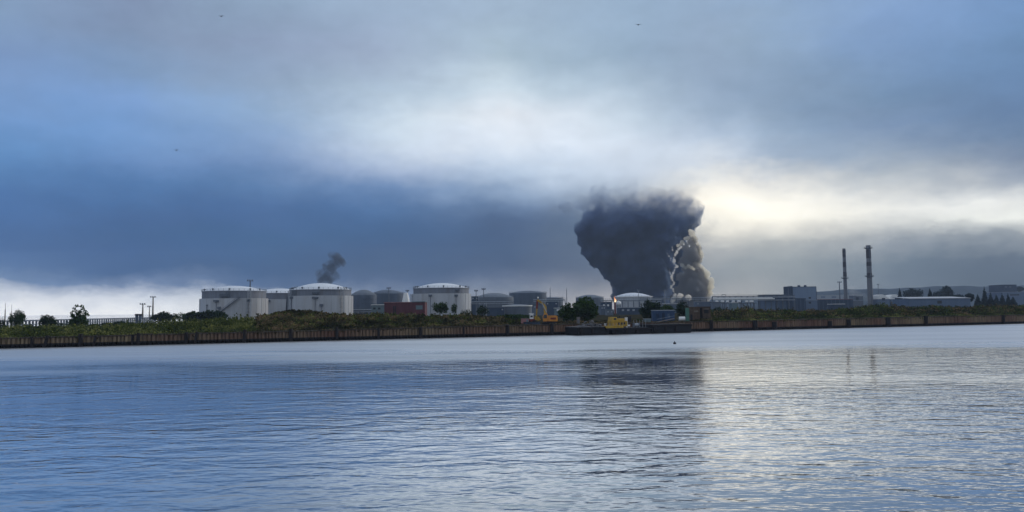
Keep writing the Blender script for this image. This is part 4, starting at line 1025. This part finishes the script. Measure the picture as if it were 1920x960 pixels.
# moored driftwood / buoy and birds
o = empty('buoy', (W(1265,644.5,6.4*F/(644.5-hor(1265))).x, 6.4*F/(644.5-hor(1265)), 0), 'tiny dark buoy floating alone on the water below the barges', 'buoy')
MB().blob((0,0,.1), .28, 2).build('float', M['dark'], o); MB().tube((0,0,.3),(0,0,.55),.05).build('spike', M['dark'], o)
for (px, py, Y, s_, lb) in ((415,30.5,120,.5,'leftmost tiny dark bird high in the sky'),(1197,46.5,110,.5,'tiny dark bird high in the sky above the smoke'),(330.5,281.5,140,.6,'lowest tiny dark bird over the dark blue cloud')):
    p = W(px, py, Y); o = empty('bird', p, lb, 'bird', 'birds in the sky')
    MB().blob((0,0,0), .12*s_*2, 2, .6).build('body', M['bird'], o)
    for k in (-1,1): 
        MB().add([(0,-.08,.02),(0,.1,.02),(k*s_*.6,.06,.22*s_),(k*s_*.6,-.05,.22*s_),(k*s_*1.1,.1,.05)], [(0,1,2,3),(3,2,4)]).build('wing', M['bird'], o)

# ------------------------------------------------------------------ smoke
def puff_hull(name, blobs, Y0, voxel, label, mat, seeds=1, lv2=14, lv3=7, cut=2.2, cat='smoke'):
    rs = np.random.default_rng(seeds); mb = MB()
    ico = bmesh.new(); bmesh.ops.create_icosphere(ico, subdivisions=2, radius=1)
    IV = np.array([v.co[:] for v in ico.verts]); IF = np.array([[v.index for v in f.verts] for f in ico.faces]); ico.free()
    ico = bmesh.new(); bmesh.ops.create_icosphere(ico, subdivisions=1, radius=1)
    JV = np.array([v.co[:] for v in ico.verts]); JF = np.array([[v.index for v in f.verts] for f in ico.faces]); ico.free()
    VV, FF, off = [], [], 0
    def put(c, r, A=IV, B=IF):
        nonlocal off
        VV.append(A*r + c); FF.append(B + off); off += len(A)
    for (px, py, rp, dy) in blobs:
        Y = Y0 + dy; c = np.array(W(px, py, Y)); r = rp*Y/F; put(c, r)
        for i in range(lv2):
            d = rs.normal(size=3); d /= np.linalg.norm(d); r2 = r*rs.uniform(.16,.34); c2 = c + d*r*.95; put(c2, r2)
            for j in range(lv3):
                e = rs.normal(size=3); e /= np.linalg.norm(e)
                if e.dot(d) < -.2: continue
                put(c2 + e*r2*.95, r2*rs.uniform(.25,.45), JV, JF)
    V = np.concatenate(VV); Fa = np.concatenate(FF)
    V[:,2] = np.maximum(V[:,2], cut)
    o = np_mesh(name, V, Fa, mat)
    md = o.modifiers.new('r', 'REMESH'); md.mode = 'VOXEL'; md.voxel_size = voxel; md.adaptivity = 0
    dg = bpy.context.evaluated_depsgraph_get(); me = bpy.data.meshes.new_from_object(o.evaluated_get(dg))
    o.modifiers.clear(); old = o.data; o.data = me; bpy.data.meshes.remove(old)
    o.data.materials.clear(); o.data.materials.append(mat)
    return tag(o, label, cat, kind='stuff')
def along(pts, step, jit, r0_, r1_, seed, dy=0):
    rs = np.random.default_rng(seed); out = []
    for (a_, b_) in zip(pts[:-1], pts[1:]):
        L_ = math.dist(a_, b_); k_ = max(1, int(L_/step))
        for q_ in range(k_):
            f = q_/k_; out.append((a_[0]+(b_[0]-a_[0])*f+rs.normal()*jit, a_[1]+(b_[1]-a_[1])*f+rs.normal()*jit, rs.uniform(r0_, r1_), dy+rs.normal()*3))
    return out
YS_ = 1500
zf0, zf1 = gz(1200, 448, YS_), gz(1200, 318, YS_)
smk = vmat('dark smoke', (0.20,0.28,0.44), 0.30, 0.35, famp=170.0, fade=(zf0, zf1), nscale=0.022, step=1.5)
puff_hull('smoke_column', [(1150,440,55,0),(1115,425,30,0),(1135,468,34,-10),(1110,440,28,5),(1195,425,62,10),(1250,415,46,10),(1285,405,26,20),(1185,490,48,0),(1215,470,50,0),
  (1195,530,40,0),(1185,560,26,0),(1225,555,38,0),(1215,520,44,0),(1248,455,34,10),(1243,505,22,0),(1180,385,36,0),(1235,372,38,10),(1140,390,26,0),(1275,375,30,15),(1305,392,16,20),(1262,430,26,10),(1090,380,16,10),(1058,386,12,10),(1225,580,30,0),(1178,575,18,0),(1262,500,20,35),(1268,535,22,35),(1264,470,22,30),(1270,565,20,35),(1175,352,34,0),(1235,345,38,0),(1130,366,26,0),(1285,352,26,5),(1205,330,26,0)]
  + along([(1108,402),(1094,420),(1091,445),(1103,468),(1118,488),(1138,502),(1148,520),(1156,545),(1163,565)], 9, 2.5, 7, 14, 21) + along([(1255,440),(1288,430),(1300,412),(1316,398)], 9, 3, 7, 12, 22),
  YS_, 2.0, 'huge dark blue-grey smoke column billowing up into the clouds', smk, 3, lv2=26, lv3=9)
smk2 = vmat('brown grey smoke', (0.62,0.61,0.60), 0.22, 0.6, step=3)
puff_hull('smoke_column', [(1298,543,29,0),(1285,562,24,0),(1308,560,21,0),(1314,530,15,0),(1298,520,17,0),(1296,503,15,0),(1309,512,13,0),(1294,478,15,-5),(1284,490,11,-10),(1304,468,12,5),(1298,452,10,5),(1305,485,12,0),(1300,575,22,0),(1319,548,11,0),(1284,462,8,0),(1276,520,9,-10),(1272,545,9,-10),(1275,575,18,0)],
  1440, 1.3, 'smaller lighter smoke column with sunlit cream edges right of the dark one', smk2, 5, lv2=16, lv3=7)
smk6 = vmat('rim light smoke', (0.995,0.965,0.89), 0.30, 0.7, step=3)  # paler smoke colour stands in for the sunlit rim
puff_hull('rim_light_billow', along([(1293,432),(1303,445),(1310,460),(1314,474),(1311,488),(1304,497)], 4, 1.5, 3.5, 6.5, 1)
  + along([(1304,497),(1314,503),(1324,513),(1331,524),(1333,538),(1328,550),(1322,560)], 4, 1.8, 4, 7.5, 2)
  + along([(1276,500),(1286,498),(1296,502),(1306,504)], 4, 1.2, 2.5, 4.5, 3, -22) + along([(1312,515),(1320,530),(1322,545)], 5, 2.5, 3, 5, 4, -8)
  + along([(1272,462),(1280,452),(1290,446),(1298,442)], 4, 1.2, 2.5, 4.5, 5),
  1440, 0.9, 'added cream billows standing for sunlight along the right rim of the lighter smoke column', smk6, 12, lv2=9, lv3=4)
smk3 = vmat('lit rim and steam', (0.99,0.965,0.92), 0.32, 0.5, step=3)  # cream colour stands in for lit smoke rims; steam only at the base
puff_hull('steam', along([(1259,562),(1266,553),(1276,556),(1286,557),(1294,560)], 3.5, 1.5, 3, 6, 6)
  + along([(1266,552),(1260,540),(1264,530),(1258,519),(1264,508),(1270,500),(1262,492),(1266,480),(1272,468),(1284,458)], 3, 1.3, 1.6, 3.2, 7)
  + along([(1262,522),(1256,512),(1255,503)], 3, .8, 1, 2, 8) + along([(1258,488),(1254,478),(1250,472)], 3, .8, 1, 1.8, 9) + along([(1262,470),(1259,461)], 3, .8, 1, 1.8, 10),
  1380, 0.8, 'bright cream wisps standing for lit smoke rims, with steam at their base, between the two smoke columns', smk3, 8, lv2=7, lv3=3, cat='steam')
smk7 = vmat('drifting smoke veil', (0.18,0.22,0.30), 0.010, 0.3, noise=0.15, nscale=0.018, step=2)
puff_hull('smoke_veil', [(1180,398,44,0),(1120,392,30,0),(1065,392,15,0),(1040,392,9,0),(1230,392,42,0),(1285,390,28,0),(1210,378,30,0),(1160,378,28,0),(1312,400,10,0)],
  1520, 3.5, 'torn grey veil where the dark smoke dissolves into the low cloud', smk7, 14, lv2=10, lv3=3)
smk4 = vmat('thin dark smoke', (0.16,0.19,0.24), 0.17, 0.3, noise=0.12, nscale=0.10)
puff_hull('smoke_plume', [(630,488,15,0),(620,498,14,0),(602,514,11,0),(612,522,14,0),(640,494,10,0),(622,478,7,0),(604,524,11,0),(628,518,10,0),(615,508,12,0)],
  900, 1.2, 'small thin dark smoke puff above the second big white tank', smk4, 9, lv2=8, lv3=4)
smk5 = vmat('thin white steam', (0.95,0.95,0.95), 0.012, 0.2, noise=0.15, nscale=0.06)
puff_hull('steam', [(1600,548,9,0),(1608,553,8,0),(1596,540,6,0),(1618,556,8,0),(1626,560,6,0)], 1150, 1.5, 'faint white steam drifting between the two chimneys', smk5, 10, lv2=8, lv3=3, cat='steam')

# ------------------------------------------------------------------ air
hz = MB().box(-2600, 2900, -120, 3500, -4, 275).build('haze', vmat('air haze', (0.60,0.74,0.98), 0.00009, 0.0)); hz.location.z = -.0
tag(hz, 'thin bluish haze over the harbour', 'haze', kind='stuff')
